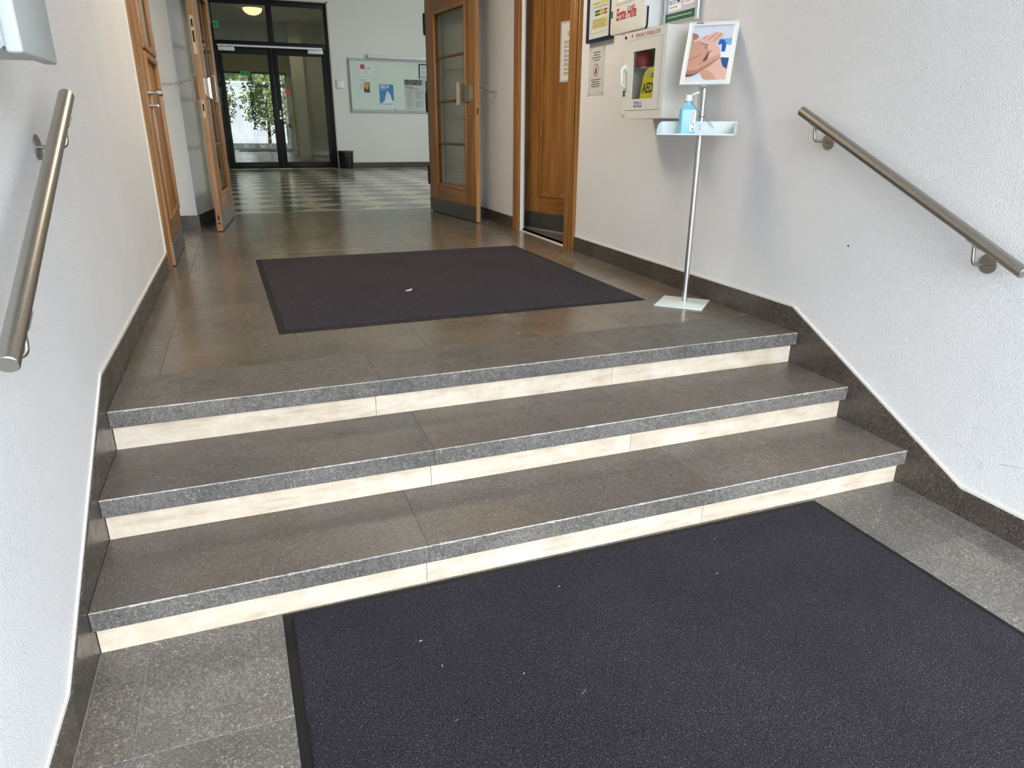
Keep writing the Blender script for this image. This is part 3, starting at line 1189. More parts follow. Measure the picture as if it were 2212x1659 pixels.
fr.box(1.42, 1.58, .02, .1, 0, 3)
fr.box(.07, 2.83, .02, .1, 2.93, 3)
fr.box(.07, 2.83, .02, .1, 2.42, 2.58)
fr.box(.07, 2.83, .02, .1, 0, .1)
fr.box(1.58, 2.83, .02, .1, .55, .75)
fr.build('frame', 'black_alu', e)
for a, b, z0, z1 in ((.07, 1.42, .1, 2.42), (1.58, 2.83, .75, 2.42), (.07, 1.42, 2.58, 2.93), (1.58, 2.83, 2.58, 2.93)):
    MB().box(a, b, .055, .062, z0, z1).build('pane', 'clear_glass', e)
MB().box(.45, 1.05, .045, .054, .9, 2.0).build('notice_sheet', 'yellow_ink', e)
MB().box(1.62, 1.95, .045, .054, .78, 2.4).build('curtain_sheet', 'yellow_ink', e)
# lamp, exit signs
ol = empty('ceiling_lamp', (1.38, 20.2, 4.05), label='round glowing opal ceiling lamp in the corridor behind the glass door', cat='lamp')
MB().tube([(0, 0, 0), (0, 0, -.03)], .27, 32).build('lamp_base', 'white_powder', ol, smooth=40)
b = MB()
prof = [(.26, -.03), (.255, -.07), (.225, -.12), (.17, -.165), (.095, -.195), (.001, -.205)]
b.tube([(0, 0, z) for r, z in prof], [r for r, z in prof], 32)
b.build('lamp_shade', 'lamp_glass', ol, smooth=60)
lamp('corridor_lamp_light', (1.38, 20.2, 3.78), 16, .4, (1, .86, .6))
lamp('added_pier_light', (2.5, 21.5, 3.6), 10, .3, (1, .86, .6))  # added light without a fixture, makes the pier a bright column


def exit_sign(x, y, z, label):
    o = empty('exit_sign', (x, y, z), label=label, cat='sign', group='green exit signs in the corridor')
    MB().box(-.16, .16, -.02, .02, -.08, .08).build('sign_plate', 'exit_green', o)
    rects('sign_figure', [(-.10, -.05, -.05, .05), (.0, .12, -.02, .02)], 'white_print', o, -.0205)
    MB().box(-.005, .005, -.005, .005, .08, 4.05 - z).build('sign_hanger', 'alu', o)


exit_sign(.30, 19.0, 3.44, 'green exit sign seen through the left transom pane of the glass door')
exit_sign(1.12, 26.0, 2.72, 'green exit sign hanging above the glazed exit door of the corridor')
# trees outside the corridor end
rt_ = random.Random(11)


def tree(x, y, h, r, matn, label):
    o = empty('tree', (x, y, -.2), label=label, cat='tree', group='trees outside the corridor end' if y > 0 else 'trees across the street')
    MB().tube([(0, 0, 0), (.05, 0, h * .3), (0, .05, h * .6)], [.12, .09, .05], 8).build('trunk', 'bark', o, smooth=50)
    b = MB()
    for i in range(2200):
        th_ = rt_.uniform(0, 2 * PI)
        ph = math.acos(rt_.uniform(-1, 1))
        rr = r * rt_.uniform(.35, 1)
        c = Vector((rr * math.sin(ph) * math.cos(th_), rr * math.sin(ph) * math.sin(th_), h * .58 + rr * 1.25 * math.cos(ph)))
        d1 = Vector((rt_.uniform(-1, 1), rt_.uniform(-1, 1), rt_.uniform(-1, 1))).normalized() * .11
        d2 = d1.cross(Vector((rt_.uniform(-1, 1), rt_.uniform(-1, 1), rt_.uniform(-1, 1)))).normalized() * .07
        b.poly([c - d1, c + d2, c + d1, c - d2])
    tag(b.build('foliage', matn, o), kind='stuff')


tree(-1.3, 33.6, 4.2, 1.5, 'leaf_green', 'leafy green tree outside the corridor end, beside the yellow notice sheet')
tree(1.9, 33.6, 3.8, 1.5, 'leaf_yellow', 'small yellowish tree outside the corridor end')
tree(5.1, 33.8, 4.4, 1.55, 'leaf_green', 'dense green tree outside the corridor end, hidden by the frame of the exit door')
for i_, (tx, tm) in enumerate(((-4.6, 'leaf_green'), (-.9, 'leaf_yellow'), (2.8, 'leaf_green'), (6.5, 'leaf_yellow'))):
    tree(tx, -21 - i_ * .3, 4.8, 1.8, tm, ('green tree across the street, seen mirrored in the glass door', 'yellowish tree across the street, seen mirrored in the glass door')[i_ % 2])
hg = empty('hedge', (2.0, 37.0, -.2), label='tall clipped hedge added behind the corridor end to cover the bright sky', cat='hedge')  # added backdrop, keeps the bright sky out of the exit door panes
MB().box(-7, 7, -.5, .5, 0, 5.6).build('hedge_core', 'leaf_dark', hg)
b = MB()
for i in range(5200):
    c = Vector((rt_.uniform(-7, 7), -.5 - abs(rt_.gauss(0, .12)), rt_.uniform(.05, 5.8)))
    d1 = Vector((rt_.uniform(-1, 1), rt_.uniform(-.5, .5), rt_.uniform(-1, 1))).normalized() * .12
    d2 = d1.cross(Vector((rt_.uniform(-.4, .4), -1, rt_.uniform(-.4, .4)))).normalized() * .08
    b.poly([c - d1, c + d2, c + d1, c - d2], rt_.choice((0, 0, 1)))
tag(b.build('foliage', ['leaf_green', 'leaf_yellow'], hg), kind='stuff')
struct(MB().box(-15, 18, Y2 + .2, 70, -.3, -.05).build('ground_rear', 'pavement'), 'paved yard behind the building', 'ground')
struct(MB().box(-20, 25, -40, BACK - .25, LOW - .25, LOW - .06).build('ground_front', 'pavement'), 'paved ground before the street entrance', 'ground')
# ================================================================ HANDRAILS


def handrail(side):
    s = 1 if side == 'left' else -1
    x = .066 if side == 'left' else W - .072
    wallx = PL if side == 'left' else PR
    ya, za, yb, zb = (.03, 1.020, -1.037, .497) if side == 'left' else (.108, 1.017, -1.032, .492)
    lab = 'brushed steel handrail on the left wall beside the grey box' if side == 'left' else 'brushed steel handrail on the right wall by the hand sanitiser stand'
    o = empty('handrail', (wallx, (ya + yb) / 2, (za + zb) / 2), label=lab, cat='handrail')
    O = o.location
    A, B = Vector((x, ya, za)) - O, Vector((x, yb, zb)) - O
    d = (B - A).normalized()
    R = .0212
    rail = MB().tube([A, A + d * .002, B - d * .002, B], [R - .002, R, R, R - .002], 40)
    # brush direction along the rail: own frame
    ro = rail.build('rail_tube', 'brushed_steel', o, smooth=40)
    upn = Vector((0, -d.z, d.y))
    if upn.z < 0:
        upn = -upn
    for (fy, fz) in ((.004, .888), (-.848, .487)) if side == 'right' else ((-.10, .875), (-.905, .475)):
        t = (fy - ya) / (yb - ya)
        c = A + (B - A) * t
        F = Vector((0, fy - O.y, fz - O.z))
        out = x - wallx
        MB().disc(F, F + Vector((s * .006, 0, 0)), .0355, 40).build('wall_flange', 'brushed_steel', o, smooth=40)
        under = c - upn * R
        knee = Vector((out, F.y, F.z))
        pth = [F + Vector((s * .004, 0, 0))]
        kn0 = knee + Vector((-s * .022, 0, 0))
        dirup = (under - knee).normalized()
        for k_ in range(7):
            tt = k_ / 6
            p = kn0 * (1 - tt) ** 2 + knee * 2 * tt * (1 - tt) + (knee + dirup * .022) * tt ** 2
            pth.append(p)
        pth.append(under - upn * .001)
        MB().tube(pth, .0062, 14).build('bracket_arm', 'brushed_steel', o, smooth=60)
        sd = MB()
        vs, fs = [], []
        nn = 7
        for e_ in (-1, 1):
            for k_ in range(nn):
                an = math.radians(-62 + 124 * k_ / (nn - 1))
                for rr in (R + .0002, R + .0028):
                    vs.append(c + d * .028 * e_ - upn * math.cos(an) * rr + Vector((1, 0, 0)) * math.sin(an) * rr)
        for k_ in range(nn - 1):
            a, b = k_ * 2, nn * 2 + k_ * 2
            fs += [(a, a + 2, b + 2, b), (a + 1, b + 1, b + 3, a + 3), (a, a + 1, a + 3, a + 2), (b, b + 2, b + 3, b + 1)]
        fs += [(0, nn * 2, nn * 2 + 1, 1), (nn * 2 - 2, nn * 2 - 1, nn * 4 - 1, nn * 4 - 2)]
        sd.add(vs, fs)
        sd.build('saddle', 'brushed_steel', o, smooth=40)
    return o


handrail('left')
handrail('right')

# ================================================================ MATS


def floor_mat(corners, z, carp, label, lip):
    cx = sum(c[0] for c in corners) / 4
    cy = sum(c[1] for c in corners) / 4
    o = empty('door_mat', (cx, cy, z), label=label, cat='mat', group='dark carpet door mats')
    P = [Vector((c[0] - cx, c[1] - cy)) for c in corners]

    def inset(d):
        out = []
        n = len(P)
        for i in range(n):
            a, b, c = P[i - 1], P[i], P[(i + 1) % n]
            e1, e2 = (b - a).normalized(), (c - b).normalized()
            n1, n2 = Vector((-e1.y, e1.x)), Vector((-e2.y, e2.x))
            m_ = (n1 + n2)
            out.append(b + m_ * (d / (m_.dot(n1))))
        return out
    area = sum(P[i - 1].x * P[i].y - P[i].x * P[i - 1].y for i in range(4))
    sgn = 1 if area > 0 else -1
    b = MB()
    rings = [(0, .0002), (.002, .0022), (lip, .0032), (lip + .004, .0012)]
    vs = []
    for d, zz in rings:
        vs += [(p.x, p.y, zz) for p in inset(d * sgn)]
    fs = []
    for r_ in range(3):
        for i in range(4):
            fs.append((r_ * 4 + i, r_ * 4 + (i + 1) % 4, r_ * 4 + 4 + (i + 1) % 4, r_ * 4 + 4 + i))
    b.add(vs, fs).build('rubber_edge', 'rubber', o)
    c = MB()
    rings = [(lip, .0010), (lip + .001, .0055), (lip + .005, .0078), (lip + .012, .0085)]
    vs = []
    for d, zz in rings:
        vs += [(p.x, p.y, zz) for p in inset(d * sgn)]
    fs = [(12, 13, 14, 15)]
    for r_ in range(3):
        for i in range(4):
            fs.append((r_ * 4 + i, r_ * 4 + (i + 1) % 4, r_ * 4 + 4 + (i + 1) % 4, r_ * 4 + 4 + i))
    c.add(vs, fs).build('carpet_pile', carp, o, smooth=50)
    return o


floor_mat([(.564, 2.931), (.617, .805), (2.663, .852), (2.643, 2.949)], 0, 'carpet_upper', 'dark carpet mat lying on the landing above the steps', .030)
floor_mat([(.495, -.684), (.535, -3.3), (2.60, -3.3), (2.566, -.690)], LOW, 'carpet_lower', 'large dark carpet mat at the foot of the steps', .026)


def speck(pts, z, mat, label, group, name='paper_scrap', th=.0012):
    cx, cy = pts[0]
    b = MB().prism([(p[0] - cx, p[1] - cy) for p in pts], 'z', 0, th)
    o = b.build(name, mat)
    o.location = (cx, cy, z)
    tag(o, label, 'litter', group)


speck([(1.385, 1.50), (1.405, 1.495), (1.425, 1.515), (1.437, 1.545), (1.425, 1.55), (1.41, 1.53), (1.39, 1.52)], .0088, 'lint', 'curled white paper scrap lying on the landing mat', None)
for (x, y, l_, a, m_) in ((.862, -.955, .010, .2, 'lint'), (.90, -1.075, .008, 1.5, 'lint'), (1.10, -1.18, .007, .8, 'lint'), (1.35, -.86, .006, .3, 'lint'), (1.22, -1.30, .022, .6, 'straw'), (.88, -1.27, .009, .5, 'straw'), (1.88, -.98, .005, .2, 'lint'), (2.0, -.80, .005, .5, 'lint')):
    c, s = math.cos(a), math.sin(a)
    wd = .0016
    speck([(x, y), (x + c * l_, y + s * l_), (x + c * l_ - s * wd, y + s * l_ + c * wd), (x - s * wd, y + c * wd)], LOW + .0088, m_, *(('tiny pale speck of lint on the large mat at the foot of the steps', 'lint specks on the large mat', 'lint_speck') if m_ == 'lint' else ('thin brown bit of straw on the large mat at the foot of the steps', 'straw bits on the large mat', 'straw_bit')))

# ================================================================ RIGHT WALL: CABINETS AND NOTICES
RZ = -PI / 2
# ---- defibrillator cabinet: front at X = W-.22
y0, y1, z0, z1 = 1.508, 1.045, .995, 1.472
dp = PR - (W - .22)
cw_, chh = y0 - y1, z1 - z0
e = empty('defibrillator_cabinet', (PR, y0, z0), RZ, label='white steel wall cabinet with a window and blue lettering holding a yellow pouch', cat='cabinet')
b = MB()
t_ = .008
b.box(0, cw_, -dp, 0, 0, t_)
b.box(0, cw_, -dp, 0, chh - t_, chh)
b.box(0, t_, -dp, 0, t_, chh - t_)
b.box(cw_ - t_, cw_, -dp, 0, t_, chh - t_)
b.box(t_, cw_ - t_, -.006, 0, t_, chh - t_)
dx0, dx1, dz0, dz1 = y0 - 1.467, y0 - 1.089, 1.043 - z0, 1.425 - z0
b.box(t_, dx0 - .002, -dp, -dp + .006, t_, chh - t_)
b.box(dx1 + .002, cw_ - t_, -dp, -dp + .006, t_, chh - t_)
b.box(dx0 - .002, dx1 + .002, -dp, -dp + .006, t_, dz0 - .002)
b.box(dx0 - .002, dx1 + .002, -dp, -dp + .006, dz1 + .002, chh - t_)
b.build('body', 'cabinet_white', e)
wx0, wx1, wz0, wz1 = y0 - 1.402, y0 - 1.152, 1.104 - z0, 1.363 - z0
b = MB()
b.box(dx0, wx0, -dp - .002, -dp + .010, dz0, dz1)
b.box(wx1, dx1, -dp - .002, -dp + .010, dz0, dz1)
b.box(wx0, wx1, -dp - .002, -dp + .010, dz0, wz0)
b.box(wx0, wx1, -dp - .002, -dp + .010, wz1, dz1)
dd = b.build('door', 'cabinet_white', e)
MB().box(wx0 - .01, wx1 + .01, -dp + .011, -dp + .014, wz0 - .01, wz1 + .01).build('window_pane', 'clear_glass', dd)
MB().tube([(dx1 + .001, -dp - .003, dz0), (dx1 + .001, -dp - .003, dz1)], .003, 8).build('hinge', 'box_grey', dd)
hd_ = MB()
hx_ = dx0 - .012
hd_.tube([(hx_, -dp, .182), (hx_, -dp - .020, .186), (hx_, -dp - .026, .20), (hx_, -dp - .026, .27), (hx_, -dp - .020, .286), (hx_, -dp, .29)], .008, 10)
hd_.box(hx_ - .010, hx_ + .012, -dp - .008, -dp - .001, .27, .305)
hd_.build('handle', 'white_plastic', dd, smooth=50)
MB().disc((.014, -dp, chh - .024), (.014, -dp - .006, chh - .024), .008, 16).build('lock_button', 'black_plastic', e, smooth=40)
yp = -dp - .0026
text('brand_print', 'ZOLL', .043, (y0 - 1.31, yp, 1.059 - z0), 'blue_ink', dd, .92, .0009)
text('title_print', 'EMERGENCY DEFIBRILLATOR', .030, (cw_ * .555, -dp - .0005, chh - .036), 'red_ink', e, .70, 0)
b = MB()
b.poly([(.077, -dp - .0006, chh - .015), (.095, -dp - .0006, chh - .015), (.086, -dp - .0006, chh - .037)])
b.build('title_mark', 'red_ink', e)
gs = MB().box(.010, .062, -dp - .0012, -dp - .0002, .127, .163).build('green_label', 'green_sign', e)
rects('green_label_print', [(.040, .045, .133, .157), (.034, .051, .142, .148), (.057, .060, .130, .160)], 'white_print', gs, -dp - .0016)
rects('corner_print', [(.006, .030, .022, .026), (.006, .050, .010, .014)], 'red_ink', e, -dp - .0005)
# pouch inside
ae = empty('defibrillator_pouch', (W - .148, 1.258, z0 + t_), RZ + .03, label='yellow padded pouch lettered AED standing inside the windowed cabinet', cat='pouch')
pts = [(-.125, 0), (.12, 0), (.12, .20), (.115, .235), (.09, .262), (.05, .272), (-.01, .268), (-.045, .250), (-.062, .215), (-.09, .10)]
MB().prism(pts, 'y', -.045, .03).build('pouch_body', 'aed_yellow', ae, bevel=.008)
MB().prism([(p[0] * 1.03, p[1] * 1.015 + .001) for p in pts], 'y', -.012, -.004).build('zip_band', 'black_plastic', ae)
text('pouch_print', 'AED', .075, (-.005, -.0456, .135), 'ink', ae, .8, .002, shear=.2)
text('pouch_brand', 'ZOLL', .03, (.06, -.0456, .215), 'ink', ae, .9, .001, shear=.2)
MB().disc((-.005, -.045, .238), (-.005, -.047, .238), .02, 20).build('pouch_badge', 'grey_print', ae)
al = empty('alarm_beacon', (W - .13, 1.40, z0 + t_ + .22), RZ, label='small red alarm beacon inside the windowed cabinet', cat='alarm')
MB().tube([(0, 0, 0), (0, 0, .02), (0, 0, .075), (0, 0, .095)], [.045, .052, .045, .015], 20).build('beacon_lens', 'alarm_red', al, smooth=50)
MB().box(-.058, .058, -.03, .117, -.012, 0).build('beacon_base', 'box_grey', al)
al.location = (W - .14, 1.405, z0 + .29)

# ---- first aid cabinet
y0, y1, z0, z1 = 1.898, 1.480, 1.504, 2.02
dp = PR - (W - .12)
cw_, chh = y0 - y1, z1 - z0
e = empty('first_aid_cabinet', (PR, y0, z0), RZ, label='cream first aid cabinet lettered Erste Hilfe in red', cat='cabinet')


def rrect(x0, x1, z0, z1, r, n=5):
    out = []
    for cx, cz, a0 in ((x1 - r, z1 - r, 0), (x0 + r, z1 - r, 90), (x0 + r, z0 + r, 180), (x1 - r, z0 + r, 270)):
        for k_ in range(n + 1):
            a = math.radians(a0 + 90 * k_ / n)
            out.append((cx + r * math.cos(a), cz + r * math.sin(a)))
    return out


MB().prism(rrect(.004, cw_ - .004, .004, chh - .004, .020), 'y', -dp + .034, -.0).build('body', 'white_plastic', e, smooth=30)
MB().prism(rrect(.001, cw_ - .001, .001, chh - .001, .022), 'y', -dp + .022, -dp + .034).build('gasket', 'black_plastic', e, smooth=30)
dd = MB().prism(rrect(0, cw_, 0, chh, .024), 'y', -dp, -dp + .022).build('door', 'cabinet_white', e, bevel=.004)
MB().box(cw_ - .010, cw_ + .003, -dp + .004, -dp + .034, .12, .20).build('latch', 'white_plastic', e)
text('first_aid_print', 'Erste Hilfe', .094, (.205, -dp - .0005, .078), 'red_ink', dd, .62, .0024)
gs = MB().box(-.0015, .030, -dp - .0008, -dp + .02, .10, .14).build('green_label', 'green_sign', e)
pk = MB().box(.075, .29, -dp - .002, -dp - .0004, .165, chh - .05).build('paper_pocket', 'paper_grey', dd)
rects('pocket_sheet', [(.085, .28, .178, chh - .05)], 'paper', pk, -dp - .0024)

# ---- framed energy certificate (blue frame)
y0, y1, z0 = 2.450, 2.085, 1.514
e = empty('framed_certificate', (PR, y0, z0), RZ, label='navy framed sheet with yellow boxes and green to red bars', cat='picture frame')
fw_, fh_ = y0 - y1, .53
b = MB()
f_ = .022
b.box(0, f_, -.034, 0, 0, fh_)
b.box(fw_ - f_, fw_, -.034, 0, 0, fh_)
b.box(f_, fw_ - f_, -.034, 0, 0, f_)
b.box(f_, fw_ - f_, -.034, 0, fh_ - f_, fh_)
b.build('frame', 'navy', e, bevel=.003)
sh = MB().box(f_, fw_ - f_, -.020, -.004, f_, fh_ - f_).build('sheet', 'paper', e)
yq = -.0205
rects('yellow_print', [(.075, .295, .085, .145), (.075, .295, .232, .252), (.075, .295, .345, .40), (.075, .295, .43, .47)], 'yellow_ink', sh, yq)
gcol = ['green_ink', 'leaf_green', 'aed_yellow', 'amber_ink', 'red_logo']
for zz in (.165, .275):
    for i, cc in enumerate(gcol):
        rects('bar_print', [(.105 + i * .036, .141 + i * .036, zz, zz + .014), (.105 + i * .036, .141 + i * .036, zz + .020, zz + .034)], cc, sh, yq)
    rects('arrow_print', [(.18, .186, zz + .037, zz + .05)], 'ink', sh, yq)
rr = random.Random(5)
rects('small_print', lines(.08, .28, .140, 4, .014, .004, rr) + lines(.08, .29, .222, 1, .01, .004, rr) + lines(.08, .2, .246, 1, .01, .004, rr) + lines(.19, .3, .325, 1, .01, .004, rr), 'ink_soft', sh, yq - .0003)
rects('rule_print', [(.06, .31, .058, .0595), (.06, .0615, .058, fh_ - .04), (.3085, .31, .058, fh_ - .04)], 'ink_soft', sh, yq)
MB().box(f_, fw_ - f_, -.026, -.024, f_, fh_ - f_).build('glass', 'clear_glass', e)

# ---- laminated paper notice
y0, y1, z0, z1 = 2.445, 2.205, 1.168, 1.495
e = empty('paper_notice', (PR - .001, y0, z0), RZ, label='taped paper notice with a round no drinks symbol below the navy frame', cat='notice')
pw_, ph_ = y0 - y1, z1 - z0
MB().box(0, pw_, -.0012, 0, 0, ph_).build('sheet', 'paper_grey', e)
rr = random.Random(8)
rects('notice_print', lines(.04, .20, .285, 4, .017, .006, rr, True) + lines(.04, .20, .105, 4, .015, .006, rr, True), 'ink', e, -.0016)
b = MB()
n_ = 36
for k_ in range(n_):
    a, c = 2 * PI * k_ / n_, 2 * PI * (k_ + 1) / n_
    P_ = lambda an, r: (.118 + r * math.cos(an), -.0017, .165 + r * math.sin(an))
    b.poly([P_(a, .038), P_(c, .038), P_(c, .043), P_(a, .043)])
b.poly([(.090, -.0019, .139), (.094, -.0019, .136), (.146, -.0019, .191), (.142, -.0019, .194)])
b.build('ban_ring', 'red_ink', e)
rects('cup_print', [(.105, .131, .140, .172), (.111, .125, .172, .180), (.116, .119, .180, .195)], 'print_navy', e, -.0018)
for (a, c) in ((.0, 0), (pw_ - .02, 0), (0, ph_ - .03), (pw_ - .02, ph_ - .03)):
    MB().box(a - .004, a + .024, -.0018, -.0013, c - .01, c + .02).build('tape', 'clear_glass', e)

# ---- first aid poster in a clip frame
y0, y1, z0 = 1.425, 1.085, 1.520
e = empty('first_aid_poster', (PR, y0, z0), RZ, label='first aid instruction poster with a green foot band in an aluminium clip frame', cat='poster')
fw_, fh_ = y0 - y1, .56
MB().box(.006, fw_ - .02, -.018, 0, .004, fh_).build('back_board', 'lilac', e)
b = MB()
b.box(-.004, .008, -.03, 0, 0, fh_)
b.build('clip_rail', 'alu_satin', e, bevel=.003)
b = MB()
b.tube([(fw_ - .012, -.016, -.0), (fw_ - .012, -.016, fh_)], .016, 16)
b.build('clip_rail', 'alu_satin', e, smooth=40)
MB().disc((fw_ - .012, -.016, -.012), (fw_ - .012, -.016, 0), .0175, 20).build('rail_cap', 'box_grey', e, smooth=40)
yq = -.0185
rects('green_band', [(.008, fw_ - .022, .008, .052)], 'green_ink', e, yq)
rects('band_print', [(.03, fw_ - .06, .030, .033)], 'white_print', e, yq - .0004)
rects('white_boxes', [(.03, .165, .064, .096), (.185, .30, .080, .145), (.185, .30, .155, .22), (.035, .075, .12, .20), (.115, .155, .135, .22), (.185, .30, .23, .30), (.035, .155, .23, .33)], 'white_print', e, yq - .0002)
rects('arrow_print', [(.128, .138, .105, .132), (.122, .144, .105, .114)], 'green_ink', e, yq - .0005)
rects('arrow_print', [(.05, .062, .10, .118), (.09, .098, .112, .135)], 'print_cyan', e, yq - .0005)
b = MB()
for k_ in range(20):
    a, c = 2 * PI * k_ / 20, 2 * PI * (k_ + 1) / 20
    for cx, cz in ((.055, .185), (.135, .205)):
        P_ = lambda an, r: (cx + r * math.cos(an), yq - .0006, cz + r * 1.1 * math.sin(an))
        b.poly([P_(a, .014), P_(c, .014), P_(c, .018), P_(a, .018)])
tag(b.build('ring_print', 'ink_soft', e), kind='stuff')
rects('heart_print', [(.128, .142, .20, .213)], 'red_ink', e, yq - .0006)
rr = random.Random(9)
rects('small_print', lines(.05, .15, .084, 1, .01, .005, rr) + lines(.192, .28, .138, 1, .01, .005, rr) + lines(.192, .26, .21, 2, .02, .005, rr) + lines(.192, .27, .098, 1, .01, .004, rr), 'ink_soft', e, yq - .0006)

# ---- paper list on the ajar door (door_4 plane)
d4 = Matrix.Rotation(a4, 4, 'Z')
pp = d4 @ Vector((.478, -.0005, 0)) + Vector((hx, hy, 0))
nrm4 = d4 @ Vector((0, 1, 0))
pp = Vector((hx, hy, 0)) + d4 @ Vector((.478, .0155, 0))
e = empty('room_list', (pp.x, pp.y, 1.325), a4, label='white room list sheet in a clear sleeve on the ajar oak door', cat='notice')
MB().box(0, .26, -.0015, 0, 0, .485).build('sleeve', 'paper_grey', e)
rects('sheet', [(.018, .242, .018, .467)], 'paper', e, -.0019)
rr = random.Random(4)
pr_ = []
for i in range(8):
    pr_ += lines(.05, .22, .33 - i * .036, 2, .013, .006, rr)
pr_ += lines(.09, .2, .40, 2, .02, .008, rr)
rects('list_print', pr_, 'ink_soft', e, -.0023)

# ================================================================ HAND SANITISER STAND
SX, SY = 2.848, .735
e = empty('sanitiser_stand', (SX, SY, 0), -PI / 4, label='silver pole stand with a white square base, bottle tray and tilted picture sign', cat='stand')
bc = Matrix.Rotation(PI / 4, 3, 'Z') @ Vector((2.818 - SX, .711 - SY, 0))
hs = .133
MB().box(bc.x - hs, bc.x + hs, bc.y - hs, bc.y + hs, .0005, .006).build('base_plate', 'tray_white', e, bevel=.0015)
MB().cyl((0, 0, .006), (0, 0, 1.02), .0155, 28).build('pole', 'alu', e, smooth=40)
MB().cyl((0, 0, 1.02), (0, 0, 1.150), .0135, 28).build('pole_top', 'alu', e, smooth=40)
MB().tube([(0, 0, 1.018), (0, 0, 1.024)], [.0158, .0140], 28).build('pole_collar', 'alu_satin', e, smooth=40)
# tray: folded sheet
tz = .908
tx0, tx1, ty0, ty1 = -.205, .190, -.125, -.018
b = MB()
b.box(tx0, tx1, ty0, ty1, tz, tz + .0025)
b.box(tx0, tx1, ty1 - .0025, ty1, tz + .0025, tz + .068)
b.box(tx0, tx1, ty0, ty0 + .0025, tz + .0025, tz + .008)
tr_ = b.build('tray', 'tray_white', e)
for xx in (tx0, tx1 - .0025):
    pts = [(ty1 - .003, tz + .0025), (ty1 - .003, tz + .066)]
    for k_ in range(7):
        a = PI / 2 * k_ / 6
        pts.append((ty1 - .006 - (ty1 - .006 - ty0) * math.sin(a), tz + .010 + .056 * math.cos(a)))
    pts.append((ty0, tz + .0025))
    MB().prism(pts, 'x', xx, xx + .0025).build('tray_end', 'tray_white', tr_)
for zz in (.030, .046):
    MB().disc((0, ty1 - .0025, tz + zz), (0, ty1 - .006, tz + zz), .005, 12).build('rivet', 'alu', tr_, smooth=40)
MB().box(-.012, .012, ty1, -.012, tz + .01, tz + .06).build('tray_bracket', 'alu_satin', tr_)
# tilted sign
tilt = .474
sw, shh = .254, .348
sg = bpy.data.objects.new('sign', None)
sg.empty_display_size = .05
COL.objects.link(sg)
sg.parent = e
sg.location = (0, -.018, 1.152)
sg.rotation_euler = (-tilt, 0, .014)
fb = .024
b = MB()


def mitre(b, x0, x1, z0, z1, f, d):
    o_ = [(x0, z0), (x1, z0), (x1, z1), (x0, z1)]
    i_ = [(x0 + f, z0 + f), (x1 - f, z0 + f), (x1 - f, z1 - f), (x0 + f, z1 - f)]
    mdl = [(x0 + f * .5, z0 + f * .5), (x1 - f * .5, z0 + f * .5), (x1 - f * .5, z1 - f * .5), (x0 + f * .5, z1 - f * .5)]
    vs = [(p[0], 0, p[1]) for p in o_] + [(p[0], -d * .55, p[1]) for p in o_] + [(p[0], -d, p[1]) for p in mdl] + [(p[0], -d * .45, p[1]) for p in i_] + [(p[0], 0, p[1]) for p in i_]
    fs = []
    for r_ in range(4):
        for i in range(4):
            fs.append((r_ * 4 + i, r_ * 4 + (i + 1) % 4, r_ * 4 + 4 + (i + 1) % 4, r_ * 4 + 4 + i))
    for i in range(4):
        fs.append((16 + i, 16 + (i + 1) % 4, (i + 1) % 4, i))
    b.add(vs, fs)


mitre(b, -sw / 2, sw / 2, 0, shh, fb, .016)
b.build('sign_frame', 'white_powder', sg)
MB().box(-sw / 2 + .004, sw / 2 - .004, -.004, 0, .004, shh - .004).build('sign_back', 'box_grey', sg)
MB().box(-.014, .014, .0, .030, -.012, .06).build('sign_bracket', 'alu_satin', sg)
# printed picture of hands: traced shapes of the print in sheet coordinates
ps = MB()
iw, ih = sw - 2 * fb, shh - 2 * fb


def uv(px, py):
    dx, dy = px - 395, py - 280
    det = 862 * 1122 - (-28) * (-198)
    u = (dx * 1122 + dy * 198) / det
    v = (dy * 862 + dx * 28) / det
    return min(1, max(0, u)), min(1, max(0, v))


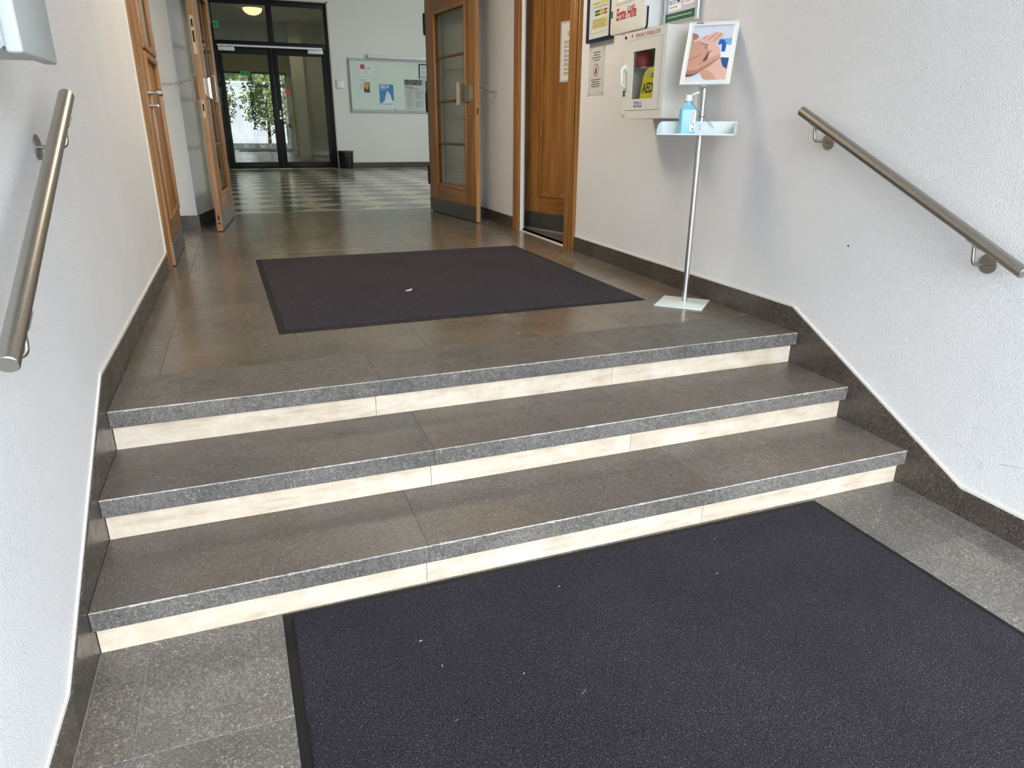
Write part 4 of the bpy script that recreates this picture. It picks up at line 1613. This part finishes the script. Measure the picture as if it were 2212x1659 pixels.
PRINT = [
    ('print_sky', [(395, 280), (1257, 252), (1059, 1374), (197, 1402)]),
    ('print_cyan', [(1000, 530), (1215, 515), (1185, 670), (1090, 640), (1030, 560)]),
    ('white_print', [(960, 660), (1180, 665), (1140, 925), (960, 920)]),
    ('print_blue', [(950, 540), (1030, 545), (1085, 620), (1075, 700), (1050, 800), (975, 800), (985, 645), (900, 660)]),
    ('print_navy', [(970, 915), (1135, 925), (1075, 1195), (1000, 1100), (960, 960)]),
    ('skin_c', [(395, 395), (450, 430), (515, 480), (430, 575), (375, 505)]),
    ('skin_a', [(370, 510), (428, 578), (345, 650)]),
    ('skin_c', [(480, 600), (760, 590), (790, 800), (700, 1000), (480, 1000)]),
    ('skin_b', [(345, 645), (480, 560), (560, 500), (690, 450), (715, 465), (860, 385), (890, 405), (980, 398), (1028, 440), (1020, 485), (865, 650), (760, 640), (600, 700), (480, 680)]),
    ('skin_c', [(590, 545), (690, 462), (697, 472), (600, 556)]),
    ('skin_c', [(690, 560), (885, 408), (893, 420), (700, 575)]),
    ('skin_c', [(790, 590), (985, 412), (993, 424), (800, 604)]),
    ('skin_b', [(495, 575), (520, 555), (640, 562), (740, 560), (800, 590), (870, 660), (945, 720), (955, 880), (965, 960), (978, 1070), (1005, 1110), (1078, 1195), (1055, 1380), (660, 1388), (505, 1240), (700, 920), (720, 780), (670, 680), (560, 650), (515, 620)]),
    ('skin_c', [(495, 575), (520, 600), (600, 630), (690, 650), (700, 640), (720, 660), (670, 690), (560, 655), (515, 622)]),
    ('skin_c', [(700, 920), (720, 790), (800, 760), (730, 830)]),
    ('skin_a', [(660, 1388), (505, 1240), (600, 1180), (760, 1190), (870, 1300), (920, 1385)]),
    ('skin_b', [(690, 1170), (740, 1180), (860, 1290), (930, 1385), (900, 1385), (820, 1280)]),
    ('skin_a', [(345, 640), (480, 575), (525, 630), (620, 690), (705, 735), (712, 800), (660, 900), (570, 1010), (610, 1012), (720, 950), (820, 895), (890, 858), (955, 872), (945, 925), (800, 1050), (650, 1150), (480, 1250), (330, 1325), (205, 1338), (240, 1190), (290, 950)]),
    ('skin_c', [(205, 1338), (240, 1200), (400, 1200), (560, 1130), (760, 1020), (945, 915), (945, 925), (800, 1050), (650, 1150), (480, 1250), (330, 1325)]),
    ('skin_d', [(205, 1338), (222, 1260), (330, 1290), (480, 1235), (520, 1215), (480, 1250), (330, 1325)]),
    ('skin_d', [(570, 1010), (610, 1012), (690, 960), (690, 870), (715, 800), (705, 790), (650, 890)]),
    ('skin_c', [(280, 1010), (420, 920), (560, 845), (565, 855), (430, 940), (285, 1030)]),
    ('skin_c', [(600, 735), (660, 690), (700, 735), (620, 745)]),
    ('skin_d', [(485, 1085), (520, 1045), (535, 1048), (500, 1085)]),
    ('skin_nail', [(825, 925), (850, 890), (900, 865), (945, 875), (930, 900), (845, 945)]),
]
sheet = MB().box(-iw / 2, iw / 2, -.0052, -.0042, fb, fb + ih).build('picture_sheet', 'print_sky', sg)
def chaikin(p, it=2):
    for _ in range(it):
        q = []
        for a, c in zip(p, p[1:] + p[:1]):
            q += [(a[0] * .8 + c[0] * .2, a[1] * .8 + c[1] * .2), (a[0] * .2 + c[0] * .8, a[1] * .2 + c[1] * .8)]
        p = q
    return p


for i, (mt_, pl_) in enumerate(PRINT[1:]):
    if mt_.startswith('skin'):
        # shapes that run off the sheet keep going past its edge before the corners are rounded
        out_ = []
        for px_, py_ in pl_:
            u_, v_ = uv(px_, py_)
            out_.append((px_ + (-90 if u_ < .05 else 90 if u_ > .96 else 0), py_ + (90 if v_ > .96 else 0)))
        pl_ = chaikin(out_)
    b = MB()
    b.poly([(-iw / 2 + u_ * iw, -.0054 - i * .00012, fb + (1 - v_) * ih) for u_, v_ in (uv(*p_) for p_ in pl_)])
    bm_o = b.build('picture_print', mt_, sheet)
    bm = bmesh.new()
    bm.from_mesh(bm_o.data)
    bmesh.ops.triangulate(bm, faces=bm.faces)
    bm.to_mesh(bm_o.data)
    bm.free()
text('frame_print', 'FRANKEN', .010, (-sw / 2 + .056, -.0166, shh - .0150), 'navy', sg, .9, .0004)
rects('frame_joint', [(-sw / 2 + .024, sw / 2 - .024, shh - fb - .001, shh - fb + .0012)], 'ink_soft', sg, -.0085)

# ---- sanitiser bottle on the tray
bt = empty('sanitiser_bottle', (0, 0, 0), 0, label='pale blue sanitiser bottle with an open white flip cap on the stand tray', cat='bottle')
rz_ = Matrix.Rotation(-PI / 4, 3, 'Z')
bl = rz_ @ Vector((-.060, -.075, 0)) + Vector((SX, SY, tz + .0030))
bt.location = bl
bt.rotation_euler = (0, 0, -.35)
simple('blue_liquid', (120, 190, 222), .25)
hw_, hdp = .0405, .024


def ring(wx, wy, z, r):
    pts = rrect(-wx, wx, -wy, wy, r, 5)
    return [(p[0], p[1], z) for p in pts]


prof = [(hw_ - .003, hdp - .003, 0, .008), (hw_, hdp, .004, .010), (hw_, hdp, .120, .010), (hw_ - .001, hdp - .001, .124, .010), (.019, .0165, .150, .0150), (.0165, .0165, .156, .0160)]
b = MB()
vs, fs = [], []
for p_ in prof:
    vs += ring(*p_)
n_ = 24
for r_ in range(len(prof) - 1):
    for i in range(n_):
        fs.append((r_ * n_ + i, r_ * n_ + (i + 1) % n_, (r_ + 1) * n_ + (i + 1) % n_, (r_ + 1) * n_ + i))
fs.append(tuple(range(n_ - 1, -1, -1)))
fs.append(tuple(range((len(prof) - 1) * n_, len(prof) * n_)))
b.add(vs, fs)
b.build('bottle_body', 'blue_liquid', bt, smooth=35)
MB().tube([(0, 0, .156), (0, 0, .163), (0, 0, .1635), (0, 0, .166), (0, 0, .1665), (0, 0, .190), (0, 0, .192)], [.0185, .0185, .021, .021, .0175, .0165, .0155], 28).build('cap', 'white_plastic', bt, smooth=40)
b = MB()
M_ = Matrix.Translation((.016, 0, .190)) @ Matrix.Rotation(-.32, 4, 'Y')
tmpv = []
for (x, z) in ((0, 0), (.034, .0), (.036, .004), (.033, .009), (.008, .007), (0, .004)):
    tmpv.append((x, z))
b.prism(tmpv, 'y', -.013, .013)
b.v = [tuple(M_ @ Vector(v)) for v in b.v]
b.build('flip_lid', 'white_plastic', bt, bevel=.0015)
lb = MB().box(.008, .0375, -hdp - .0012, -hdp + .002, .016, .118).build('bottle_label', 'white_print', bt)
rr = random.Random(2)
rects('label_print', lines(.011, .034, .112, 14, .0048, .0018, rr), 'ink_soft', lb, -hdp - .0015)
rects('label_code', [(.020, .0215, .020, .032), (.0225, .023, .020, .032), (.024, .026, .020, .032), (.027, .028, .020, .032), (.029, .031, .020, .032)], 'ink', lb, -hdp - .0015)
rects('label_mark', [(.026, .029, .040, .055)], 'red_logo', lb, -hdp - .0015)
# wire tether from the bottle neck to the pole
tw = empty('wire_tether', (SX, SY, 1.0), -PI / 4, label='thin wire loop tying the sanitiser bottle to the stand pole', cat='wire')
inv = Matrix.Rotation(PI / 4, 3, 'Z')
nb = inv @ (bt.location - Vector((SX, SY, 0)))
nb.z = bt.location.z + .160 - 1.0
ringp = [(nb.x + .0205 * math.cos(2 * PI * k_ / 20), nb.y + .0205 * math.sin(2 * PI * k_ / 20), nb.z) for k_ in range(20)]
MB().tube(ringp, .0010, 6, closed=True).build('neck_loop', 'black_iron', tw)
poll = [(.0170 * math.cos(2 * PI * k_ / 20), .0170 * math.sin(2 * PI * k_ / 20), .004 + .006 * math.sin(2 * PI * k_ / 20)) for k_ in range(20)]
MB().tube(poll, .0012, 6, closed=True).build('pole_loop', 'black_iron', tw)
MB().tube([(nb.x + .016, nb.y - .014, nb.z), ((nb.x + .016) * .45, (nb.y) * .5 - .022, nb.z * .5), (-.004, -.019, .008)], .0009, 6).build('wire_run', 'black_iron', tw)
MB().tube([(.004, -.019, .002), (.035, -.030, -.022), (.060, -.036, -.045), (.072, -.038, -.056), (.074, -.036, -.054), (.058, -.032, -.036), (.035, -.028, -.016), (.010, -.019, .004)], .0011, 6).build('wire_end', 'alu_satin', tw)

# ================================================================ LEFT WALL BOX
e = empty('wall_box', (PL, -.60, 1.064), PI / 2, label='pale grey wall box with rounded cover above a handrail end', cat='box')
bd = .172 - PL
L_ = .268
MB().box(-L_, .0, -bd + .036, 0, .006, .40).build('body', 'box_grey', e, bevel=.005)
MB().box(-L_ - .010, .018, -bd, -bd + .029, 0, .40).build('cover', 'box_grey', e, bevel=.006, seg=3)
MB().box(-L_ + .004, .0, -bd + .0285, -bd + .0365, .012, .40).build('seal_strip', 'box_grey', e)
MB().box(-L_ - .003, -L_ + .006, -bd + .028, -bd + .037, .085, .11).build('latch', 'chrome', e)

# ================================================================ CHAINS


def chain(name, A, B, nlinks, eye_dir, label, sag=.02):
    A, B = Vector(A), Vector(B)
    o = empty(name, A, label=label, cat='chain', group='door chains')
    d = B - A
    L = d.length / nlinks
    for i in range(nlinks):
        t0, t1 = i / nlinks, (i + 1) / nlinks
        p0 = d * t0 + Vector((0, 0, -sag * 4 * t0 * (1 - t0)))
        p1 = d * t1 + Vector((0, 0, -sag * 4 * t1 * (1 - t1)))
        c = (p0 + p1) / 2
        ax = (p1 - p0).normalized()
        side = ax.cross(Vector((0, 0, 1))).normalized()
        if i % 2:
            side = ax.cross(side)
        hl, hw2, r = L * .5 + .005, .009, .0026
        pth = []
        for k_ in range(8):
            a = -PI / 2 + PI * k_ / 7
            pth.append(c + ax * ((hl - hw2) + hw2 * math.cos(a)) + side * hw2 * math.sin(a))
        for k_ in range(8):
            a = PI / 2 + PI * k_ / 7
            pth.append(c + ax * (-(hl - hw2) + hw2 * math.cos(a)) + side * hw2 * math.sin(a))
        MB().tube(pth, r, 6, closed=True).build('chain_link', 'chrome', o, smooth=60)
    ed = Vector(eye_dir)
    rp = [ed * .012 + Vector((0, .010 * math.cos(2 * PI * k_ / 14), .010 * math.sin(2 * PI * k_ / 14))) + ed * 0 for k_ in range(14)]
    MB().tube(rp, .0028, 6, closed=True).tube([ed * .003, -ed * .014], .003, 8).build('wall_eye', 'chrome', o, smooth=60)


drm = Matrix.Translation((2.632, 5.755, .008)) @ Matrix.Rotation(ra, 4, 'Z')
hk_r = drm @ Vector((1.29 - .16, .048 + .040, 1.335))
chain('door_chain', (PR - .014, 4.465, 1.273), hk_r, 6, (-1, 0, 0), 'steel chain tying a glazed oak leaf to the wall near the ajar door')
dlm = Matrix.Translation((.319, 4.602, .008)) @ Matrix.Rotation(la, 4, 'Z')
hk_l = dlm @ Vector((.16, .048 + .040, 1.335))
chain('door_chain', (PL - .07 + .014, 4.86, 1.29), hk_l, 6, (1, 0, 0), 'steel chain tying a glazed oak leaf to the wall beside the knob door')

# ================================================================ FAR HALL THINGS
yw = HALL1
e = empty('notice_board', (3.205, yw, 1.268), label='wide glazed notice board with aluminium frame on the far wall', cat='notice board')
bw_, bh_ = 2.35, 1.198
MB().box(.02, bw_ - .02, -.02, 0, .02, bh_ - .02).build('back_panel', 'board_green', e)
b = MB()
mitre(b, 0, bw_, 0, bh_, .055, .06)
b.build('frame', 'alu_paint', e)
MB().box(.05, bw_ - .05, -.045, -.041, .05, bh_ - .05).build('glass_pane', 'clear_glass', e)
MB().box(.06, bw_ - .06, -.05, -.04, .055, .085).build('slide_rail', 'alu_paint', e)
MB().disc((1.06, -.05, .075), (1.06, -.065, .075), .014, 14).build('lock', 'black_plastic', e, smooth=40)
MB().box(.47, bw_ - .3, -.09, 0, bh_ + .003, bh_ + .075).build('light_strip', 'cabinet_white', e, bevel=.005)
yb_ = yw - .0215


def sheet_thing(name, x0, x1, z0, z1, matn, label):
    o = empty(name, (x0, yb_, z0), label=label, cat='notice', group='sheets pinned in the notice board')
    MB().box(0, x1 - x0, -.003, .0, 0, z1 - z0).build('sheet', matn, o)
    return o


rr = random.Random(21)
s1 = sheet_thing('pinned_sheet', 3.455, 3.80, 2.12, 2.355, 'paper', 'white sheet with a red square logo pinned in the notice board')
rects('logo_print', [(.03, .13, .115, .215)], 'red_logo', s1, -.0034)
rects('sheet_print', lines(.145, .31, .145, 2, .02, .009, rr) + lines(.14, .2, .065, 2, .03, .009, rr), 'ink_soft', s1, -.0034)
s2 = sheet_thing('pinned_sheet', 3.455, 3.69, 1.70, 2.04, 'paper', 'white sheet with an orange and black picture pinned in the notice board')
rects('picture_print', [(.085, .225, .02, .25)], 'dark_print', s2, -.0034)
b = MB()
b.poly([(.085, -.0038, .25), (.15, -.0038, .245), (.215, -.0038, .225), (.20, -.0038, .13), (.16, -.0038, .085), (.085, -.0038, .15)])
b.build('picture_print', 'amber_ink', s2)
rects('sheet_print', lines(.02, .21, .31, 2, .03, .008, rr) + lines(.015, .075, .22, 8, .02, .006, rr), 'ink_soft', s2, -.0036)
s3 = sheet_thing('pinned_poster', 3.908, 4.25, 1.428, 1.912, 'blue_poster', 'blue poster with a white mountain shape pinned in the notice board')
b = MB()
b.poly([(.0, -.0034, .0), (.342, -.0034, .0), (.342, -.0034, .10), (.30, -.0034, .13), (.265, -.0034, .25), (.23, -.0034, .29), (.20, -.0034, .34), (.18, -.0034, .33), (.165, -.0034, .30), (.14, -.0034, .22), (.12, -.0034, .13), (.07, -.0034, .08), (0, -.0034, .05)])
b.build('mountain_print', 'white_print', s3)
rects('headline_print', lines(.02, .24, .462, 2, .038, .022, rr, lo=.9) + lines(.02, .2, .385, 2, .016, .006, rr), 'white_print', s3, -.0036)
rects('foot_print', lines(.03, .29, .052, 1, .02, .014, rr, lo=.95), 'ink', s3, -.0040)
b = MB()
b.poly([(.29, -.0042, .06), (.33, -.0042, .025), (.335, -.0042, .03), (.29, -.0042, .075)])
b.build('pen_print', 'ink', s3)
s4 = sheet_thing('pinned_poster', 4.523, 5.02, 1.35, 2.035, 'grey_print', 'grey printed poster headed mitp with a photo strip pinned in the notice board')
rects('photo_print', [(0.005, .43, .565, .68)], 'dark_print', s4, -.0034)
ph = []
for i in range(34):
    px_, pz_ = rr.uniform(.01, .41), rr.uniform(.57, .66)
    ph.append((px_, px_ + .012, pz_, pz_ + .016))
rects('photo_faces', ph, 'grey_print', s4, -.0037)
rects('blank_area', [(.0, .497, .0, .56)], 'paper_grey', s4, -.0033)
text('mitp_print', 'mitp', .125, (.125, -.0037, .475), 'ink', s4, .82, 0)
rects('text_print', lines(.05, .23, .43, 18, .02, .007, rr) + lines(.26, .47, .43, 9, .02, .007, rr) + lines(.26, .47, .20, 7, .02, .007, rr) + lines(.22, .46, .50, 2, .02, .008, rr), 'ink_soft', s4, -.0037)
rects('logo_print', [(.09, .115, .015, .042)], 'red_logo', s4, -.0037)
s5 = sheet_thing('pinned_sheet', 4.89, 5.16, 2.06, 2.39, 'navy', 'white sheet in a navy folder pinned in the notice board')
rects('sheet', [(.035, .24, .01, .30)], 'paper', s5, -.0034)
rects('sheet_print', lines(.06, .22, .27, 2, .03, .012, rr) + lines(.06, .21, .19, 6, .018, .006, rr) + [(.06, .09, .03, .06), (.11, .14, .03, .06), (.16, .19, .03, .06)], 'ink_soft', s5, -.0038)
s6 = sheet_thing('pinned_sheet', 5.045, 5.3, 1.6, 2.02, 'dark_print', 'dark sheet half hidden behind the open oak leaf, pinned in the notice board')
# switch panel
e = empty('wall_switch', (2.895, yw, 1.795), label='small square white switch panel between the glass door and the notice board', cat='switch')
MB().box(0, .18, -.018, 0, 0, .19).build('frame', 'alu_satin', e, bevel=.004)
MB().box(.02, .16, -.024, -.018, .02, .17).build('rocker', 'white_powder', e, bevel=.004)
# waste bin: half round, wedge of lid
e = empty('waste_bin', (2.985, yw - .215, 0), label='black half round waste bin on the floor between the glass door and the notice board', cat='bin')


def dring(r, z, n=20):
    return [(r * math.cos(PI + PI * k_ / n), r * 1.05 * math.sin(PI + PI * k_ / n), z) for k_ in range(n + 1)] + [(r, .17, z), (-r, .17, z)]


b = MB()
rs = [dring(.145, .0), dring(.150, .01), dring(.165, .37)]
n_ = len(rs[0])
fs = [tuple(range(n_ - 1, -1, -1)), tuple(range(2 * n_, 3 * n_))]
for r_ in range(2):
    for i in range(n_):
        fs.append((r_ * n_ + i, r_ * n_ + (i + 1) % n_, (r_ + 1) * n_ + (i + 1) % n_, (r_ + 1) * n_ + i))
b.add(sum(rs, []), fs)
b.build('bin_body', 'black_plastic', e, smooth=40)
b = MB()
rs = [dring(.170, .371), dring(.172, .385), dring(.165, .405)]
b.add(sum(rs, []), fs)
b.build('bin_lid', 'bin_lid', e, smooth=40)

# ---- wall marks on the right wall
for pts_ in ([(-1.07, -.215), (-1.12, -.20), (-1.17, -.19), (-1.22, -.185)], [(-1.005, -.235), (-1.008, -.262)]):
    b = MB()
    b.tube([(PR - .0004, y_, z_) for y_, z_ in pts_], .0008, 5)
    b.build('scuff_mark', 'scratch', WR)
b = MB()
b.disc((PR, -.206, .455), (PR - .004, -.206, .455), .004, 10)
struct(b.build('trim_8', 'black_plastic'), 'small dark plug in the right wall below the handrail', 'wall plug')
